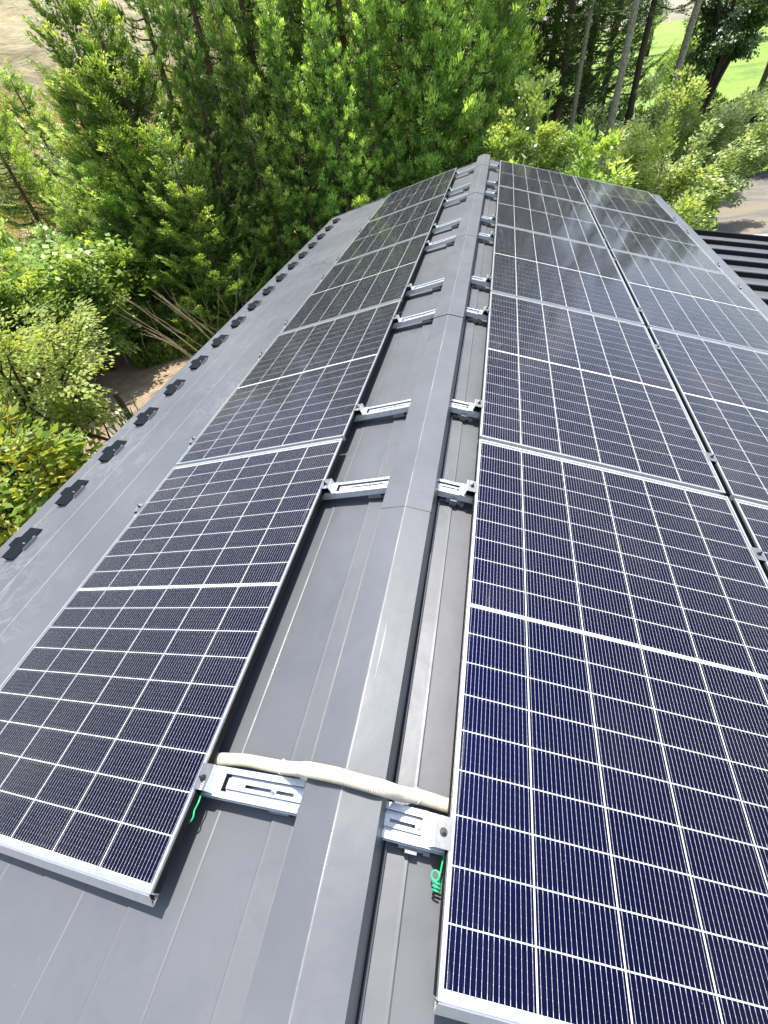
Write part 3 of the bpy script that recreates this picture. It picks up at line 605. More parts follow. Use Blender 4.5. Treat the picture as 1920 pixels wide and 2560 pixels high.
# bent plate: low front edge, standing rib behind
def gz(t, d): return 0.006 + max(0.0, (d + 0.05)) * 0.30
n0 = len(outl)
gm.v = [(d, t, gz(t, d)) for t, d in outl] + [(d, t, gz(t, d) - 0.003) for t, d in outl]
gm.f = [tuple(range(n0 - 1, -1, -1)), tuple(range(n0, 2 * n0))] + [(i, (i + 1) % n0, n0 + (i + 1) % n0, n0 + i) for i in range(n0)]
ME_GPLATE = gm.mesh('plate', M_GUARD)
gm = MB()
for s in (-1, 1):
    gm.quadbox([(0.030, s * 0.118 - 0.0015, 0.001), (-0.045, s * 0.118 - 0.0015, 0.001), (-0.045, s * 0.118 + 0.0015, 0.001), (0.030, s * 0.118 + 0.0015, 0.001), (0.034, s * 0.118 - 0.0015, gz(0, 0.034) - 0.0035), (-0.045, s * 0.118 - 0.0015, 0.004), (-0.045, s * 0.118 + 0.0015, 0.004), (0.034, s * 0.118 + 0.0015, gz(0, 0.034) - 0.0035)])
gm.box(-0.050, 0.030, -0.016, 0.016, 0.0005, 0.004); ME_GFOOT = gm.mesh('foot', M_GUARD)
gm = MB(); gm.box(-0.078, -0.052, -0.038, 0.052, 0.004, 0.007).box(-0.078, -0.074, -0.038, 0.052, 0.0071, 0.020).box(-0.0735, -0.053, -0.055, -0.040, 0.003, 0.018); ME_GCLIP = gm.mesh('clip', M_ZINC)
gm = MB(); gm.tube([(0, 0, 0), (0, 0, 0.010)], 0.007, 6); ME_GBOLT = gm.mesh('bolt', M_BRIGHTBOLT)
NUM = ['nearest to', 'second from', 'third from', 'fourth from', 'fifth from', 'sixth from', 'seventh from', 'eighth from', 'ninth from', 'tenth from', 'eleventh from', 'twelfth from', 'thirteenth from', 'fourteenth from', 'fifteenth from', 'sixteenth from', 'farthest from']
for k in range(17):
    o = empty('snow_guard'); o.matrix_world = frame('L', 2.612, 1.294 + 0.4613 * k, HR - 0.002)
    tag(o, f'dark metal snow guard along the left eave, {NUM[k]} the camera', 'snow guard', 'snow guards along the left eave')
    link('plate', ME_GPLATE, o); link('foot', ME_GFOOT, o); link('clip', ME_GCLIP, o); link('bolt', ME_GBOLT, o, (-0.030, 0.006, gz(0, -0.030) + 0.0005))

# ------------------------------------------------------------------ terrain
CX, CY = 0.235, 0.126
def P(az, D): return (CX + D * math.sin(R_(az)), CY + D * math.cos(R_(az)))
def sst(a, b, x): t = np.clip((x - a) / (b - a), 0, 1); return t * t * (3 - 2 * t)
def vnoise(x, y, f, seed):
    r = np.random.RandomState(seed); g = r.rand(64, 64); X, Y = x * f, y * f
    xi, yi = np.floor(X).astype(int), np.floor(Y).astype(int); fx, fy = X - xi, Y - yi; fx = fx*fx*(3-2*fx); fy = fy*fy*(3-2*fy)
    G = lambda i, j: g[i % 64, j % 64]
    return (G(xi, yi)*(1-fx)+G(xi+1, yi)*fx)*(1-fy)+(G(xi, yi+1)*(1-fx)+G(xi+1, yi+1)*fx)*fy
def terrain(x, y):
    x = np.asarray(x, float); y = np.asarray(y, float)
    az = np.degrees(np.arctan2(x - CX, y - CY)); D = np.hypot(x - CX, y - CY)
    left = 1 - sst(-8, 4, az)
    z = np.full_like(x, GZ) + (vnoise(x, y, 0.35, 1) - 0.5) * 0.12 * sst(6, 12, D)
    z = z + left * (sst(17, 30, D) * 2.2 + sst(26, 33, D) * 3.4 * sst(-60, -46, az) + np.clip(D - 30, 0, 90) * 0.22)
    z = z + left * sst(20, 28, D) * ((vnoise(x, y, 0.5, 2) - 0.5) * 1.2 + (vnoise(x, y, 1.1, 4) - 0.5) * 0.7)
    z = z + (1 - left) * np.clip(D - 32, 0, 200) * 0.018
    return z
xs = np.concatenate([np.linspace(-130, -24, 40), np.linspace(-23.4, 24, 120), np.linspace(25, 130, 40)])
ys = np.concatenate([np.linspace(-30, -3, 14), np.linspace(-2.4, 44, 110), np.linspace(45.5, 170, 50)])
GX, GYY = np.meshgrid(xs, ys); GZZ = terrain(GX, GYY)
az_ = np.degrees(np.arctan2(GX - CX, GYY - CY)); D_ = np.hypot(GX - CX, GYY - CY)
tintg = np.zeros_like(GX)
tintg = np.maximum(tintg, 0.56 * sst(-60, -54, az_) * (1 - sst(-41, -36, az_)) * sst(5, 6, D_) * (1 - sst(12.0, 14.0, D_)))
tintg = np.maximum(tintg, 0.5 * sst(-100, -80, az_) * (1 - sst(-56, -50, az_)) * (1 - sst(8, 10, D_)) * 0.8)
tintg = np.maximum(tintg, 0.42 * (1 - sst(6, 9, az_)) * sst(12, 13.5, D_) * (1 - sst(24, 30, D_)))
tintg = np.maximum(tintg, 1.0 * (1 - sst(-8, -2, az_)) * sst(19, 23, D_))
nx_, ny_ = len(xs), len(ys); idx = np.arange(nx_ * ny_).reshape(ny_, nx_)
q = np.stack([idx[:-1, :-1], idx[:-1, 1:], idx[1:, 1:], idx[1:, :-1]], -1).reshape(-1, 4)
gme = np_mesh('ground', np.stack([GX, GYY, GZZ], -1).reshape(-1, 3), q, M_GROUND, tintg.ravel(), True)
tag(link('ground', gme), kind='structure')
far = np.array([(-3000, -3000, GZ - 1.2), (3000, -3000, GZ - 1.2), (3000, 3000, GZ - 1.2), (-3000, 3000, GZ - 1.2)], float)
tag(link('far_ground', np_mesh('far_ground', far, np.array([[0, 1, 2, 3]]), M_GROUND, np.zeros(4))), kind='structure')
def gz_at(x, y): return float(terrain(np.array([x]), np.array([y]))[0])

# concrete drive on the right: slab with an uneven edge
dv = [P(21.3, 19.6), P(20.9, 21.5), P(21.6, 23.5), P(21.9, 25.2), P(23.0, 27.5), P(25.5, 29.0), P(33, 31.5), P(45, 30), P(45, 16), P(30, 15), P(22.5, 16.5)]
rr = random.Random(5); pv = []
for i in range(len(dv)):
    a_, b_ = dv[i], dv[(i + 1) % len(dv)]
    for k in range(6):
        t = k / 6; pv.append((a_[0] + (b_[0]-a_[0])*t + rr.uniform(-.09, .09), a_[1] + (b_[1]-a_[1])*t + rr.uniform(-.09, .09)))
mb = MB(); zt = GZ + 0.10; mb.prism(pv, lambda x, y: (x, y, GZ - 0.3), lambda x, y: (x, y, zt)); tag(mb.build('drive', M_DRIVE), kind='structure')

# ------------------------------------------------------------------ foliage
def norm(v): return v / np.maximum(np.linalg.norm(v, axis=-1, keepdims=True), 1e-9)
def blades(p, d, L, w, rng, flat=None):
    """diamond blades: p base points, d directions, L lengths, w widths; flat = preferred face normal"""
    n = len(p); d = norm(d); ref = norm(rng.normal(size=(n, 3)) * (1.0 if flat is None else 0.45) + (0 if flat is None else np.asarray(flat)))
    s = norm(np.cross(d, ref)); L = np.asarray(L)[:, None]; w = np.asarray(w)[:, None]; nrm = norm(np.cross(s, d))
    v = np.stack([p, p + d * L * 0.45 + s * w * 0.5 - nrm * L * 0.04, p + d * L, p + d * L * 0.45 - s * w * 0.5 - nrm * L * 0.04], 1)
    return v.reshape(-1, 3)
def leaf_mesh(name, V, T, mat):
    n = len(V) // 4; return np_mesh(name, V, np.arange(4 * n).reshape(n, 4), mat, np.repeat(T, 4))

def trunk_pts(H, r0, rng, lean=0.03, n=9, z0=-0.3):
    a = rng.uniform(0, 6.28); pts = []; rad = []
    for i in range(n):
        t = i / (n - 1); pts.append((math.cos(a) * lean * H * t**1.5 + rng.normal() * 0.02 * H * 0.1, math.sin(a) * lean * H * t**1.5 + rng.normal() * 0.002 * H, z0 + (H - z0) * t)); rad.append(r0 * (1 - 0.85 * t) * (1.25 if i == 0 else 1))
    return pts, rad
def tr_at(pts, z):
    zs = [p[2] for p in pts]; return np.array([np.interp(z, zs, [p[0] for p in pts]), np.interp(z, zs, [p[1] for p in pts]), z])

def conifer(name, H, R, z_lo, nb, seed, mat, bark, r0, kind='cedar', dens=1.0, lo_len=1.0):
    rng = np.random.RandomState(seed); pts, rad = trunk_pts(H, r0, rng)
    tb = MB(); tb.tube(pts, rad, 9); Ps, Ds, Ls, Ws, Ts = [], [], [], [], []
    for k in range(nb):
        t = (k + rng.rand()) / nb; z = z_lo + (H * 0.985 - z_lo) * t; an = k * 2.39996 + rng.uniform(-.5, .5)
        Lb = R * (1 - t ** 1.25) * rng.uniform(0.6, 1.12) * (lo_len + (1 - lo_len) * min(1, t * 3)) + 0.22
        o = tr_at(pts, z); el0 = rng.uniform(-0.25, 0.25) + 0.55 * t; out = np.array([math.cos(an), math.sin(an), 0.0]); side = np.array([-out[1], out[0], 0])
        bp = []
        for s in np.linspace(0, 1, 6):
            bp.append(o + out * Lb * s + np.array([0, 0, Lb * (math.tan(el0) * s - 0.30 * s * (1 - s) * 2 + 0.22 * s ** 3)]) + side * Lb * 0.12 * math.sin(3 * s + k))
        if Lb > 0.7: tb.tube([tuple(q) for q in bp], [max(0.004, r0 * 0.16 * (1 - s * 0.9)) for s in np.linspace(0, 1, 6)], 4, False)
        bp = np.array(bp); nc = max(3, int(Lb * 13 * dens)); btint = rng.uniform(0.25, 0.75)
        ss = rng.uniform(0.16, 1.0, nc) ** 0.75; ci = ss * 5; i0 = np.clip(ci.astype(int), 0, 4); f = (ci - i0)[:, None]
        c = bp[i0] * (1 - f) + bp[i0 + 1] * f; ax = norm(bp[i0 + 1] - bp[i0])
        lat = rng.normal(size=(nc, 1)) * 0.17 * Lb * (1.15 - 0.7 * ss[:, None]); c = c + side * lat + np.array([0, 0, 1]) * rng.normal(size=(nc, 1)) * 0.05
        m = 26 if kind == 'cedar' else 28
        c2 = np.repeat(c, m, 0); a2 = np.repeat(ax, m, 0); lt = np.repeat(lat, m, 0); n2 = len(c2)
        if kind == 'cedar':
            d = a2 * 0.75 + side * np.sign(lt) * 0.35 + np.array([0, 0, 0.45]) + rng.normal(size=(n2, 3)) * 0.45
            Ps.append(c2 + rng.normal(size=(n2, 3)) * 0.045); Ds.append(d); Ls.append(rng.uniform(0.06, 0.14, n2)); Ws.append(rng.uniform(0.020, 0.036, n2))
        else:
            fan = rng.normal(size=(n2, 1)); d = a2 * 0.8 + side * (fan * 0.55 + np.sign(lt) * 0.3) + np.array([0, 0, -0.12]) + rng.normal(size=(n2, 3)) * 0.16
            Ps.append(c2 + a2 * rng.uniform(-.12, .12, (n2, 1)) + side * fan * 0.05 + rng.normal(size=(n2, 3)) * 0.015); Ds.append(d); Ls.append(rng.uniform(0.05, 0.12, n2)); Ws.append(rng.uniform(0.020, 0.036, n2))
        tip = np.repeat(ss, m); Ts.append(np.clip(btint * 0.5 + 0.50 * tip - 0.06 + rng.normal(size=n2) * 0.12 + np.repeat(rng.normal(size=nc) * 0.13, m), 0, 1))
    rngb = np.random.RandomState(seed + 1)
    V = blades(np.concatenate(Ps), np.concatenate(Ds), np.concatenate(Ls), np.concatenate(Ws), rngb, None if kind == 'cedar' else (0, 0, 1))
    return tb.mesh('trunk', bark, True), leaf_mesh('crown', V, np.concatenate(Ts), mat)

def broad(name, H, rx, rz, n_limb, n_leaf, leaf, seed, mat, bark, r0, fork=0.35, droop=0.0, ry=None, clump=0.22, flatness=0.8, aspect=0.72, bare=0.0):
    """forked tree or shrub: limbs grow from the trunk into an uneven ellipsoid, twigs carry leaf clumps"""
    rng = np.random.RandomState(seed); ry = ry or rx; tb = MB()
    base = np.array([0, 0, H * fork]); tb.tube([(0, 0, -0.25), (rng.normal() * .03, rng.normal() * .03, H * fork * 0.5), tuple(base)], [r0 * 1.2, r0, r0 * 0.85], 8)
    cen = np.array([0, 0, H - rz]); C_, T_ = [], []
    for k in range(n_limb):
        an = k * 2.39996 + rng.uniform(-.4, .4); zz = rng.uniform(-0.75, 0.95); rr_ = math.sqrt(max(0.05, 1 - zz * zz)) * rng.uniform(0.65, 1.08)
        tip = cen + np.array([math.cos(an) * rr_ * rx, math.sin(an) * rr_ * ry, zz * rz]); mid = base * 0.5 + tip * 0.5 + rng.normal(size=3) * 0.12 * rx + np.array([0, 0, 0.1 * H])
        st = base + (tip - base) * 0.02 if k % 3 else np.array([0, 0, H * fork * rng.uniform(.5, .95)])
        ts = np.linspace(0, 1, 7)[:, None]; cv = (1-ts)**2 * st + 2*ts*(1-ts) * mid + ts**2 * tip
        tb.tube([tuple(q) for q in cv], [max(0.004, r0 * 0.55 * (1 - 0.88 * float(t))) for t in ts], 5, False)
        for j in range(5):
            s = rng.uniform(0.35, 0.97); i0 = min(5, int(s * 6)); q0 = cv[i0] + (cv[i0+1] - cv[i0]) * (s * 6 - i0)
            q1 = q0 + norm(rng.normal(size=3) + norm(q0 - base) * 1.1 + np.array([0, 0, 0.25])) * rng.uniform(0.22, 0.5) * min(rx, 1.6) * (0.9 if rx < 1.6 else 0.8)
            tb.tube([tuple(q0), tuple((q0 + q1) / 2 + rng.normal(size=3) * 0.02), tuple(q1)], [max(0.003, r0 * 0.12), max(0.0025, r0 * 0.08), 0.002], 4, False)
            if rng.rand() < bare: continue
            for e in (0.35, 0.65, 1.0): C_.append(q0 + (q1 - q0) * e); T_.append(rng.uniform(0.2, 0.8))
    C_ = np.array(C_); T_ = np.array(T_); per = max(1, n_leaf // len(C_)); n = per * len(C_)
    c = np.repeat(C_, per, 0); p = c + norm(rng.normal(size=(n, 3))) * (rng.uniform(0, 1, (n, 1)) ** 0.5) * clump * np.array([1.25, 1.25, 0.7]); d = norm(p - c + (p - cen) * 0.3 + rng.normal(size=(n, 3)) * 0.08) + np.array([0, 0, -droop])
    L = leaf * rng.uniform(0.6, 1.25, n); hgt = np.clip((p[:, 2] - (H - 2 * rz)) / (2 * rz), 0, 1)
    V = blades(p, d, L, L * aspect * rng.uniform(0.8, 1.2, n), rng, (0, 0, flatness * 2))
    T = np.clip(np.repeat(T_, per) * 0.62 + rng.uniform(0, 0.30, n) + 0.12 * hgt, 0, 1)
    return tb.mesh('trunk', bark, True), leaf_mesh('crown', V, T, mat)

def put(name, meshes, az, D, label, cat, group=None, s=1.0, rz=None, sz=None, dz=0.0, tilt=0.0, parts=('trunk', 'crown')):
    x, y = P(az, D); o = empty(name, (x, y, gz_at(x, y) + dz)); o.scale = (s, s, sz or s)
    o.rotation_euler = (tilt, 0, (az * 37.7 % 360) * 0.01745 if rz is None else rz)
    tag(o, label, cat, group)
    for nme, me in zip(parts, meshes): link(nme, me, o)
    return o

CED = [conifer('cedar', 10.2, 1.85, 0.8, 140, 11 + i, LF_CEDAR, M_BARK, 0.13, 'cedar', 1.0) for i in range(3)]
SPARSE = [conifer('cedar', 10.6, 1.35, 2.0, 115, 31 + i, LF_CEDAR, M_BARK, 0.12, 'cedar', 0.85) for i in range(3)]
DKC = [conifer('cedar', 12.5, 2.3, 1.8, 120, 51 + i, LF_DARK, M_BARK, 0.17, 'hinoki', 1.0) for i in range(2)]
HIN = [conifer('cypress', 6.6, 2.3, 0.5, 110, 71 + i, LF_HINOKI, M_BARK, 0.12, 'hinoki', 1.25) for i in range(3)]
ordn = ['first', 'second', 'third', 'fourth', 'fifth', 'sixth', 'seventh', 'eighth', 'ninth', 'tenth', 'eleventh', 'twelfth', 'thirteenth', 'fourteenth']
row = [(-31.5, 16.0), (-27.6, 15.2), (-25.2, 17.6), (-23.2, 15.4), (-21.2, 16.6), (-19.2, 15.0), (-17.0, 16.4), (-14.6, 15.2), (-12.3, 16.8)]
for k, (az, D) in enumerate(row):
    put('cedar_tree', SPARSE[k % 3], az, D, f'slender cedar with thin dark trunk before the brown bank, {ordn[k]} from the left', 'tree', 'slender cedars behind the left slope', s=0.95 + 0.03 * (k % 4))
row = [(-29.4, 13.6), (-24.6, 13.2), (-20.4, 13.3), (-16.2, 13.2), (-12.8, 13.8), (-9.6, 14.6), (-6.4, 14.2), (-3.2, 15.2), (-0.4, 16.2)]
for k, (az, D) in enumerate(row):
    sh = 0.62 if k < 5 else (0.9 if k < 8 else 0.85)
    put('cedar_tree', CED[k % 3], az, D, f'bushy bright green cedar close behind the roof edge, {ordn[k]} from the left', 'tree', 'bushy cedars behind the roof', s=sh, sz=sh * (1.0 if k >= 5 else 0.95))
row = [(-10.5, 18.5), (-7.6, 18.2), (-4.8, 19.0), (-2.2, 20.0)]
for k, (az, D) in enumerate(row):
    put('cedar_tree', CED[(k + 1) % 3], az, D, f'tall cedar in the second rank above the ridge, {ordn[k]} from the left', 'tree', 'tall cedars behind the ridge', s=1.05)
row = [(1.6, 22.5), (3.6, 24.5), (5.2, 21.8), (7.2, 25.0), (8.6, 27.0), (-0.6, 24.0)]
for k, (az, D) in enumerate(sorted(row)):
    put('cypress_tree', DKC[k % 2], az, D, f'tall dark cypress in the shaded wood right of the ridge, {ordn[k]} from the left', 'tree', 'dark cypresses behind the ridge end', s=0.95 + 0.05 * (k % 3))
# left mass of cypresses
row = [(-34.5, 14.6, 0.98), (-37.8, 15.0, 1.02), (-39.6, 15.4, 0.82), (-43.4, 14.2, 0.52), (-36.2, 13.6, 0.62), (-40.0, 13.8, 0.60), (-32.6, 13.0, 0.66), (-46.8, 15.2, 0.44)]
for k, (az, D, s) in enumerate(sorted(row)):
    put('cypress_tree', HIN[k % 3], az, D, f'leafy cypress with drooping fresh green sprays left of the roof, {ordn[k]} from the left', 'tree', 'leafy cypresses on the left', s=s)
for k, (az, D, s) in enumerate([(-46.5, 21.5, 0.86), (-42.6, 23.0, 0.74), (-53.0, 19.0, 0.7)]):
    put('conifer_tree', HIN[k], az, D, ['loose conifer on the dry slope at the top left corner', 'conifer standing before the bare earth bank at upper left', 'small conifer low on the dry grass slope at the left edge'][k], 'tree', s=s)
# tall bare trunks on the right
def tall(az, D, r0, H, zc, label, bark, crown_n, seed, R=2.0):
    m = conifer('tall', H, R, zc, crown_n, seed, LF_DARK, bark, r0, 'hinoki', 1.0); return put('tall_tree', m, az, D, label, 'tree', 'tall trees with bare trunks on the right')
tall(10.1, 16.5, 0.115, 13, 6.8, 'tall tree with pale straight bare trunk, nearest on the right', M_PALEBARK, 40, 101, 1.5)
tall(14.0, 20.0, 0.135, 13, 5.9, 'tall tree with brown bare trunk, second on the right', M_PALEBARK, 45, 102, 1.9)
tall(11.3, 22.5, 0.14, 12, 5.0, 'thin dark tree trunk between the two tall bare trunks', M_DARKBARK, 45, 103, 1.5)
tall(6.25, 19.5, 0.095, 12, 5.4, 'thin grey trunk in the shaded wood above the ridge end', M_PALEBARK, 40, 104, 1.6)
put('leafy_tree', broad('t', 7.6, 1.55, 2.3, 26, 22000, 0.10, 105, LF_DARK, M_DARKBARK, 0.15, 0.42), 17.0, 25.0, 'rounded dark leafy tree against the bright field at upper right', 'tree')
put('leafy_tree', broad('t', 4.4, 1.2, 1.4, 20, 12000, 0.10, 106, LF_SHRUB, M_DARKBARK, 0.11, 0.4), 14.8, 31.0, 'mid green leafy tree behind the tall trunks', 'tree')
put('leafy_tree', broad('t', 9.0, 2.6, 3.0, 24, 12000, 0.2, 107, LF_DARK, M_DARKBARK, 0.16, 0.4), 20.6, 44.0, 'dark leafy tree beyond the field at the top right edge', 'tree')
FARM = broad('t', 9.0, 3.0, 3.2, 22, 9000, 0.26, 108, LF_SHRUB, M_DARKBARK, 0.18, 0.35)
for k, (az, D, sc_) in enumerate([(8.5, 95, 1.5), (11.5, 105, 1.7), (14.5, 112, 1.6), (17.2, 118, 1.8), (20.0, 110, 1.6), (22.8, 104, 1.7)]):
    put('far_tree', FARM, az, D, f'distant tree at the far edge of the bright field, {ordn[k]} from the left', 'tree', 'distant trees beyond the field', s=sc_)
# shrubs behind the ridge end and on the right
put('maple_tree', broad('m', 4.3, 1.15, 1.5, 24, 20000, 0.075, 111, LF_FRESH, M_PALEBARK, 0.05, 0.3, 0.2, clump=0.16), 2.4, 13.2, 'light green maple with layered sprays behind the ridge end', 'tree')
put('maple_tree', broad('m', 3.7, 0.9, 1.3, 18, 12000, 0.085, 112, LF_SHRUB, M_PALEBARK, 0.045, 0.3, 0.2, clump=0.16), -0.6, 12.6, 'small green tree directly behind the ridge cap end', 'tree')
put('shrub', broad('s', 3.1, 1.25, 1.0, 16, 6000, 0.17, 113, LF_SILVER, M_DARKBARK, 0.05, 0.3, 0.3, clump=0.28, aspect=0.4), 8.2, 16.6, 'blue green shrub with long leaves behind the pale trunk', 'shrub')
put('shrub', broad('s', 3.4, 0.95, 1.2, 20, 10000, 0.11, 114, LF_FRESH, M_PALEBARK, 0.045, 0.3, 0.1, clump=0.2), 9.3, 12.6, 'fresh green broad leaved shrub below the pale trunk', 'shrub')
put('shrub', broad('s', 3.1, 1.5, 1.25, 32, 34000, 0.078, 115, LF_OLIVE, M_PALEBARK, 0.06, 0.25, 0.3, clump=0.2, bare=0.08), 14.8, 14.4, 'yellow green spreading tree right of the panels', 'shrub')
put('shrub', broad('s', 2.2, 0.85, 0.8, 22, 12000, 0.08, 116, LF_OLIVE, M_PALEBARK, 0.05, 0.22, 0.3, clump=0.2, bare=0.1), 17.3, 12.6, 'low yellow green bush with bare twigs beside the eave', 'shrub')
put('shrub', broad('s', 3.9, 1.7, 1.4, 24, 20000, 0.09, 117, LF_SILVER, M_PALEBARK, 0.06, 0.25, 0.1, clump=0.2), 15.6, 17.8, 'pale silvery green bush behind the yellow green tree', 'shrub')
put('shrub', broad('s', 3.0, 1.3, 1.1, 20, 12000, 0.09, 118, LF_SILVER, M_PALEBARK, 0.05, 0.25, 0.1, clump=0.2), 20.6, 19.5, 'pale green bush at the right edge before the hedge', 'shrub')
for k, (az, D) in enumerate([(12.8, 23.5), (15.4, 24.0)]):
    put('shrub', broad('s', 2.8, 1.5, 1.2, 18, 8000, 0.11, 119 + k, LF_DARK, M_DARKBARK, 0.05, 0.2, clump=0.2), az, D, ['dark shrub between the tall trunks', 'dark shrub below the rounded leafy tree'][k], 'shrub')
# clipped hedge on the right
rng = np.random.RandomState(77); n = 26000
hx = rng.uniform(-3.4, 3.4, n); hy = rng.normal(size=n) * 0.45; hz = rng.uniform(0, 1, n) ** 0.6 * (2.7 + 0.35 * np.sin(hx * 2.1))
hp = np.stack([hx, np.clip(hy, -0.9, 0.9), hz], 1)
V = blades(hp, rng.normal(size=(n, 3)) + np.array([0, -0.5, 0.5]), rng.uniform(0.08, 0.16, n), rng.uniform(0.05, 0.08, n), rng)
hb = MB()
for k in range(9): hb.tube([(-3.2 + 0.8 * k, 0, -0.2), (-3.2 + 0.8 * k + 0.1, 0.05, 1.2), (-3.2 + 0.8 * k, 0, 2.3)], [0.035, 0.03, 0.012], 5)
put('hedge', (hb.mesh('stems', M_DARKBARK), leaf_mesh('foliage', V, rng.uniform(0.05, 0.7, n), LF_DARK)), 20.6, 27.5, 'dark clipped hedge beside the concrete drive at right', 'hedge', rz=R_(-14), parts=('stems', 'foliage'))

# left foreground garden
plum = put('plum_tree', broad('p', 3.15, 1.45, 0.85, 34, 17000, 0.068, 131, LF_PLUM, M_DARKBARK, 0.085, 0.33, 0.25, ry=1.5, clump=0.16, bare=0.05), -57.0, 7.6, 'yellow green plum tree with dark crooked branches at the left edge', 'tree', rz=0.0)
def plum_branch(pts, r0):      # bare dark limbs that reach out low towards the eave
    w = [Vector((*P(a_, d_), z_)) - plum.location for a_, d_, z_ in pts]; mb = MB(); sp = smooth_path(w, 5)
    mb.tube(sp, [r0 * (1 - 0.6 * i / (len(sp) - 1)) for i in range(len(sp))], 7)
    rr = random.Random(int(r0 * 1e4))
    for k in range(5):
        q = sp[int(len(sp) * rr.uniform(.35, .95))]; d = Vector((rr.uniform(-.4, .4), rr.uniform(-.2, .5), rr.uniform(.1, .5))); mb.tube([tuple(q), tuple(q + d * .5 + Vector((0, 0, .04))), tuple(q + d)], [r0 * .3, r0 * .22, r0 * .1], 5)
    mb.build('branch', M_DARKBARK, plum, smooth=True)
plum_branch([(-57.0, 7.6, -2.75), (-56.2, 7.2, -2.35), (-55.0, 7.0, -2.12), (-53.6, 6.9, -2.18), (-52.3, 6.8, -2.32), (-50.8, 6.75, -2.55)], 0.045)
plum_branch([(-57.0, 7.6, -2.6), (-55.0, 7.5, -2.0), (-53.4, 7.5, -1.72), (-52.0, 7.55, -1.95), (-50.6, 7.6, -2.20), (-49.2, 7.6, -2.38)], 0.036)
put('persimmon_tree', broad('k', 2.55, 1.25, 0.9, 22, 5200, 0.14, 132, LF_BIG, M_DARKBARK, 0.06, 0.25, 0.25, clump=0.2, aspect=0.6), -63.8, 6.3, 'low tree with large glossy leaves, some yellow, at the lower left', 'tree')
put('shrub', broad('k', 1.5, 0.9, 0.6, 16, 3400, 0.12, 133, LF_BIG, M_DARKBARK, 0.04, 0.2, 0.2, clump=0.18, aspect=0.5), -58.5, 5.9, 'low glossy leaved bush just beyond the left eave', 'shrub')
row = [(-51.5, 12.6, 1.15), (-47.8, 12.9, 1.15), (-44.2, 13.2, 1.0), (-55.5, 12.2, 1.2), (-40.6, 13.6, 0.9), (-49.5, 14.2, 1.3)]
SHR = [broad('b', 2.5, 1.25, 1.05, 24, 22000, 0.075, 140 + i, LF_SHRUB, M_DARKBARK, 0.05, 0.2, 0.15, clump=0.17) for i in range(2)]
for k, (az, D, s) in enumerate(sorted(row)):
    put('shrub', SHR[k % 2], az, D, f'dark green rounded shrub behind the garden at left, {ordn[k]} from the left', 'shrub', 'dark shrubs behind the garden', s=s)
# kudzu-like vine: separate large leaves on a few trailing stems over the shrubs
rng = np.random.RandomState(151); vs = MB(); Pv, Tv = [], []
for k in range(11):
    a0 = rng.uniform(-1.3, 1.3); q = np.array([a0, rng.normal() * 0.25, 0.2]); pts_ = [q.copy()]
    for j in range(9): q = q + np.array([rng.normal() * 0.14, rng.normal() * 0.10 - 0.03, 0.27 - 0.018 * j]); pts_.append(q.copy())
    vs.tube([tuple(p) for p in pts_], 0.008, 4)
    for p in pts_[3:]:
        for j in range(34): Pv.append(p + rng.normal(size=3) * np.array([.22, .16, .12])); Tv.append(rng.uniform(.2, 1))
Pv = np.array(Pv); n = len(Pv)
V = blades(Pv, rng.normal(size=(n, 3)) * np.array([1, 1, .3]) + np.array([0, -.5, -.1]), rng.uniform(.06, .13, n), rng.uniform(.055, .11, n), rng, (0, -0.3, 1.2))
put('vine', (vs.mesh('stem', M_PALEBARK), leaf_mesh('leaves', V, np.array(Tv), LF_VINE)), -48.6, 12.8, 'bright large leaved vine climbing over the shrubs at left', 'vine', rz=R_(47), s=1.35, parts=('stem', 'leaves'))
# cut brush: bare dry stems and poles leaning by the wood
def sticks(name, label, az, D, spec, mat, cat, seed):
    rr = random.Random(seed); x, y = P(az, D); o = empty(name, (x, y, gz_at(x, y))); tag(o, label, cat); o.rotation_euler.z = R_(-az)
    for L, tilt, yaw, r, dx in spec:
        mb = MB(); e = Vector((math.sin(tilt) * math.cos(yaw), math.sin(tilt) * math.sin(yaw), math.cos(tilt)))
        sd = Vector((rr.uniform(-.05, .05), rr.uniform(-.05, .05), 0)); mb.tube([(dx, 0, -0.1), tuple(Vector((dx, 0, 0)) + e * L * .5 + sd), tuple(Vector((dx, 0, 0)) + e * L)], [r, r * .8, r * .3], 5)
        for j in range(3):
            s = rr.uniform(.4, .9); q0 = Vector((dx, 0, 0)) + e * L * s; d = (e + Vector((rr.uniform(-.6, .6), rr.uniform(-.6, .6), rr.uniform(-.1, .4)))).normalized(); mb.tube([tuple(q0), tuple(q0 + d * L * .22)], [r * .4, r * .15], 4)
        mb.build('stem', mat, o)
rr = random.Random(9)
sticks('brush_pile', 'bundle of bare dry stems standing behind the left eave', -33.5, 12.2, [(rr.uniform(1.6, 2.7), rr.uniform(0.1, 0.75), rr.uniform(0, 6.28), rr.uniform(.007, .013), rr.uniform(-.5, .5)) for k in range(11)], M_DRYWOOD, 'brush', 1)
sticks('pole_pile', 'pile of dry bamboo poles leaning among the weeds at left', -38.6, 11.4, [(rr.uniform(1.6, 2.4), rr.uniform(0.5, 1.05), math.pi + rr.uniform(-.9, .9), rr.uniform(.010, .016), 0.7 + rr.uniform(-.6, .6)) for k in range(9)], M_DRYWOOD, 'poles', 2)
sticks('stake_bundle', 'bundle of green plastic garden stakes by the bare soil at left', -49.8, 8.5, [(rr.uniform(0.9, 1.2), rr.uniform(0.03, 0.35), rr.uniform(0, 6.28), .018, rr.uniform(-.22, .22)) for k in range(14)], M_STAKE, 'stakes', 3)
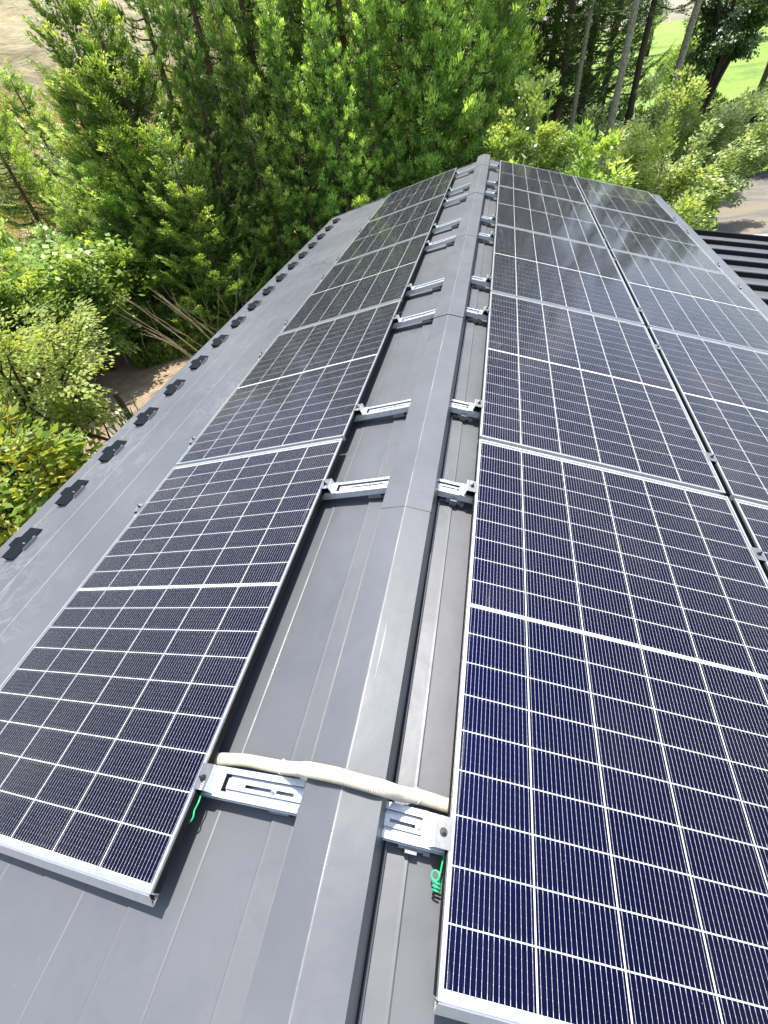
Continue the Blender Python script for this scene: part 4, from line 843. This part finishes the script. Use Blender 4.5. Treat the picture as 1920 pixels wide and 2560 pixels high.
x, y = P(-48.9, 8.5); mb = MB(); mb.tube([(0, 0, -.2), (0.01, 0, .6), (0, 0, 1.3)], [.055, .05, .05], 9); o = mb.build('post', M_DARKBARK, loc=(x, y, gz_at(x, y))); tag(o, 'short dark wooden post beside the green stakes', 'post')
# long dark plum branches reaching right towards the eave
# ground cover
def cover(name, label, cat, azr, Dr, n, L, W_, mat, seed, hgt=0.0, up=1.0):
    rng = np.random.RandomState(seed); az = rng.uniform(azr[0], azr[1], n); D = np.sqrt(rng.uniform(Dr[0] ** 2, Dr[1] ** 2, n))
    x = CX + D * np.sin(np.radians(az)); y = CY + D * np.cos(np.radians(az)); keep = vnoise(x, y, 0.8, seed) + rng.uniform(-.25, .25, n) > 0.36; keep &= ~((np.abs(x) < 3.0) & (y < 9.4)); x, y = x[keep], y[keep]; n = len(x)
    bump = vnoise(x, y, 0.9, seed + 3)
    p = np.stack([x, y, terrain(x, y) + rng.uniform(0, 1, n) ** 1.5 * hgt * bump * 1.6], 1); d = rng.normal(size=(n, 3)) * np.array([.6, .6, .25]) + np.array([0, 0, up])
    V = blades(p, d, L * rng.uniform(.5, 1.3, n), W_ * rng.uniform(.7, 1.3, n), rng); T = np.clip(vnoise(x, y, 1.3, seed + 7) * .7 + rng.uniform(-.05, .35, n), 0, 1)
    tag(link(name, leaf_mesh(name, V, T, mat)), label, cat, kind='stuff')
cover('weeds', 'green weeds and low plants between the garden and the wood', 'weeds', (-45, -26), (12.2, 15.5), 42000, .16, .05, LF_GRASS, 201, .45, .7)
cover('undergrowth', 'dark leafy undergrowth under the cedars', 'undergrowth', (-38, 10), (12.0, 18.5), 120000, .15, .055, LF_SHRUB, 202, 2.4, .5)
cover('dry_grass', 'dry straw coloured grass on the slope at upper left', 'grass', (-58, -30), (16.5, 32), 60000, .34, .03, LF_DRY, 203, .25, 1.4)
cover('verge_grass', 'bright green grass verge beside the concrete drive', 'grass', (10, 20.9), (12, 32), 60000, .12, .025, LF_GRASS, 204, 0.0, 1.0)
cover('garden_grass', 'patchy grass on the bare soil at left', 'grass', (-68, -44), (4.5, 9.5), 5000, .12, .022, LF_GRASS, 205, 0.0, 1.0)
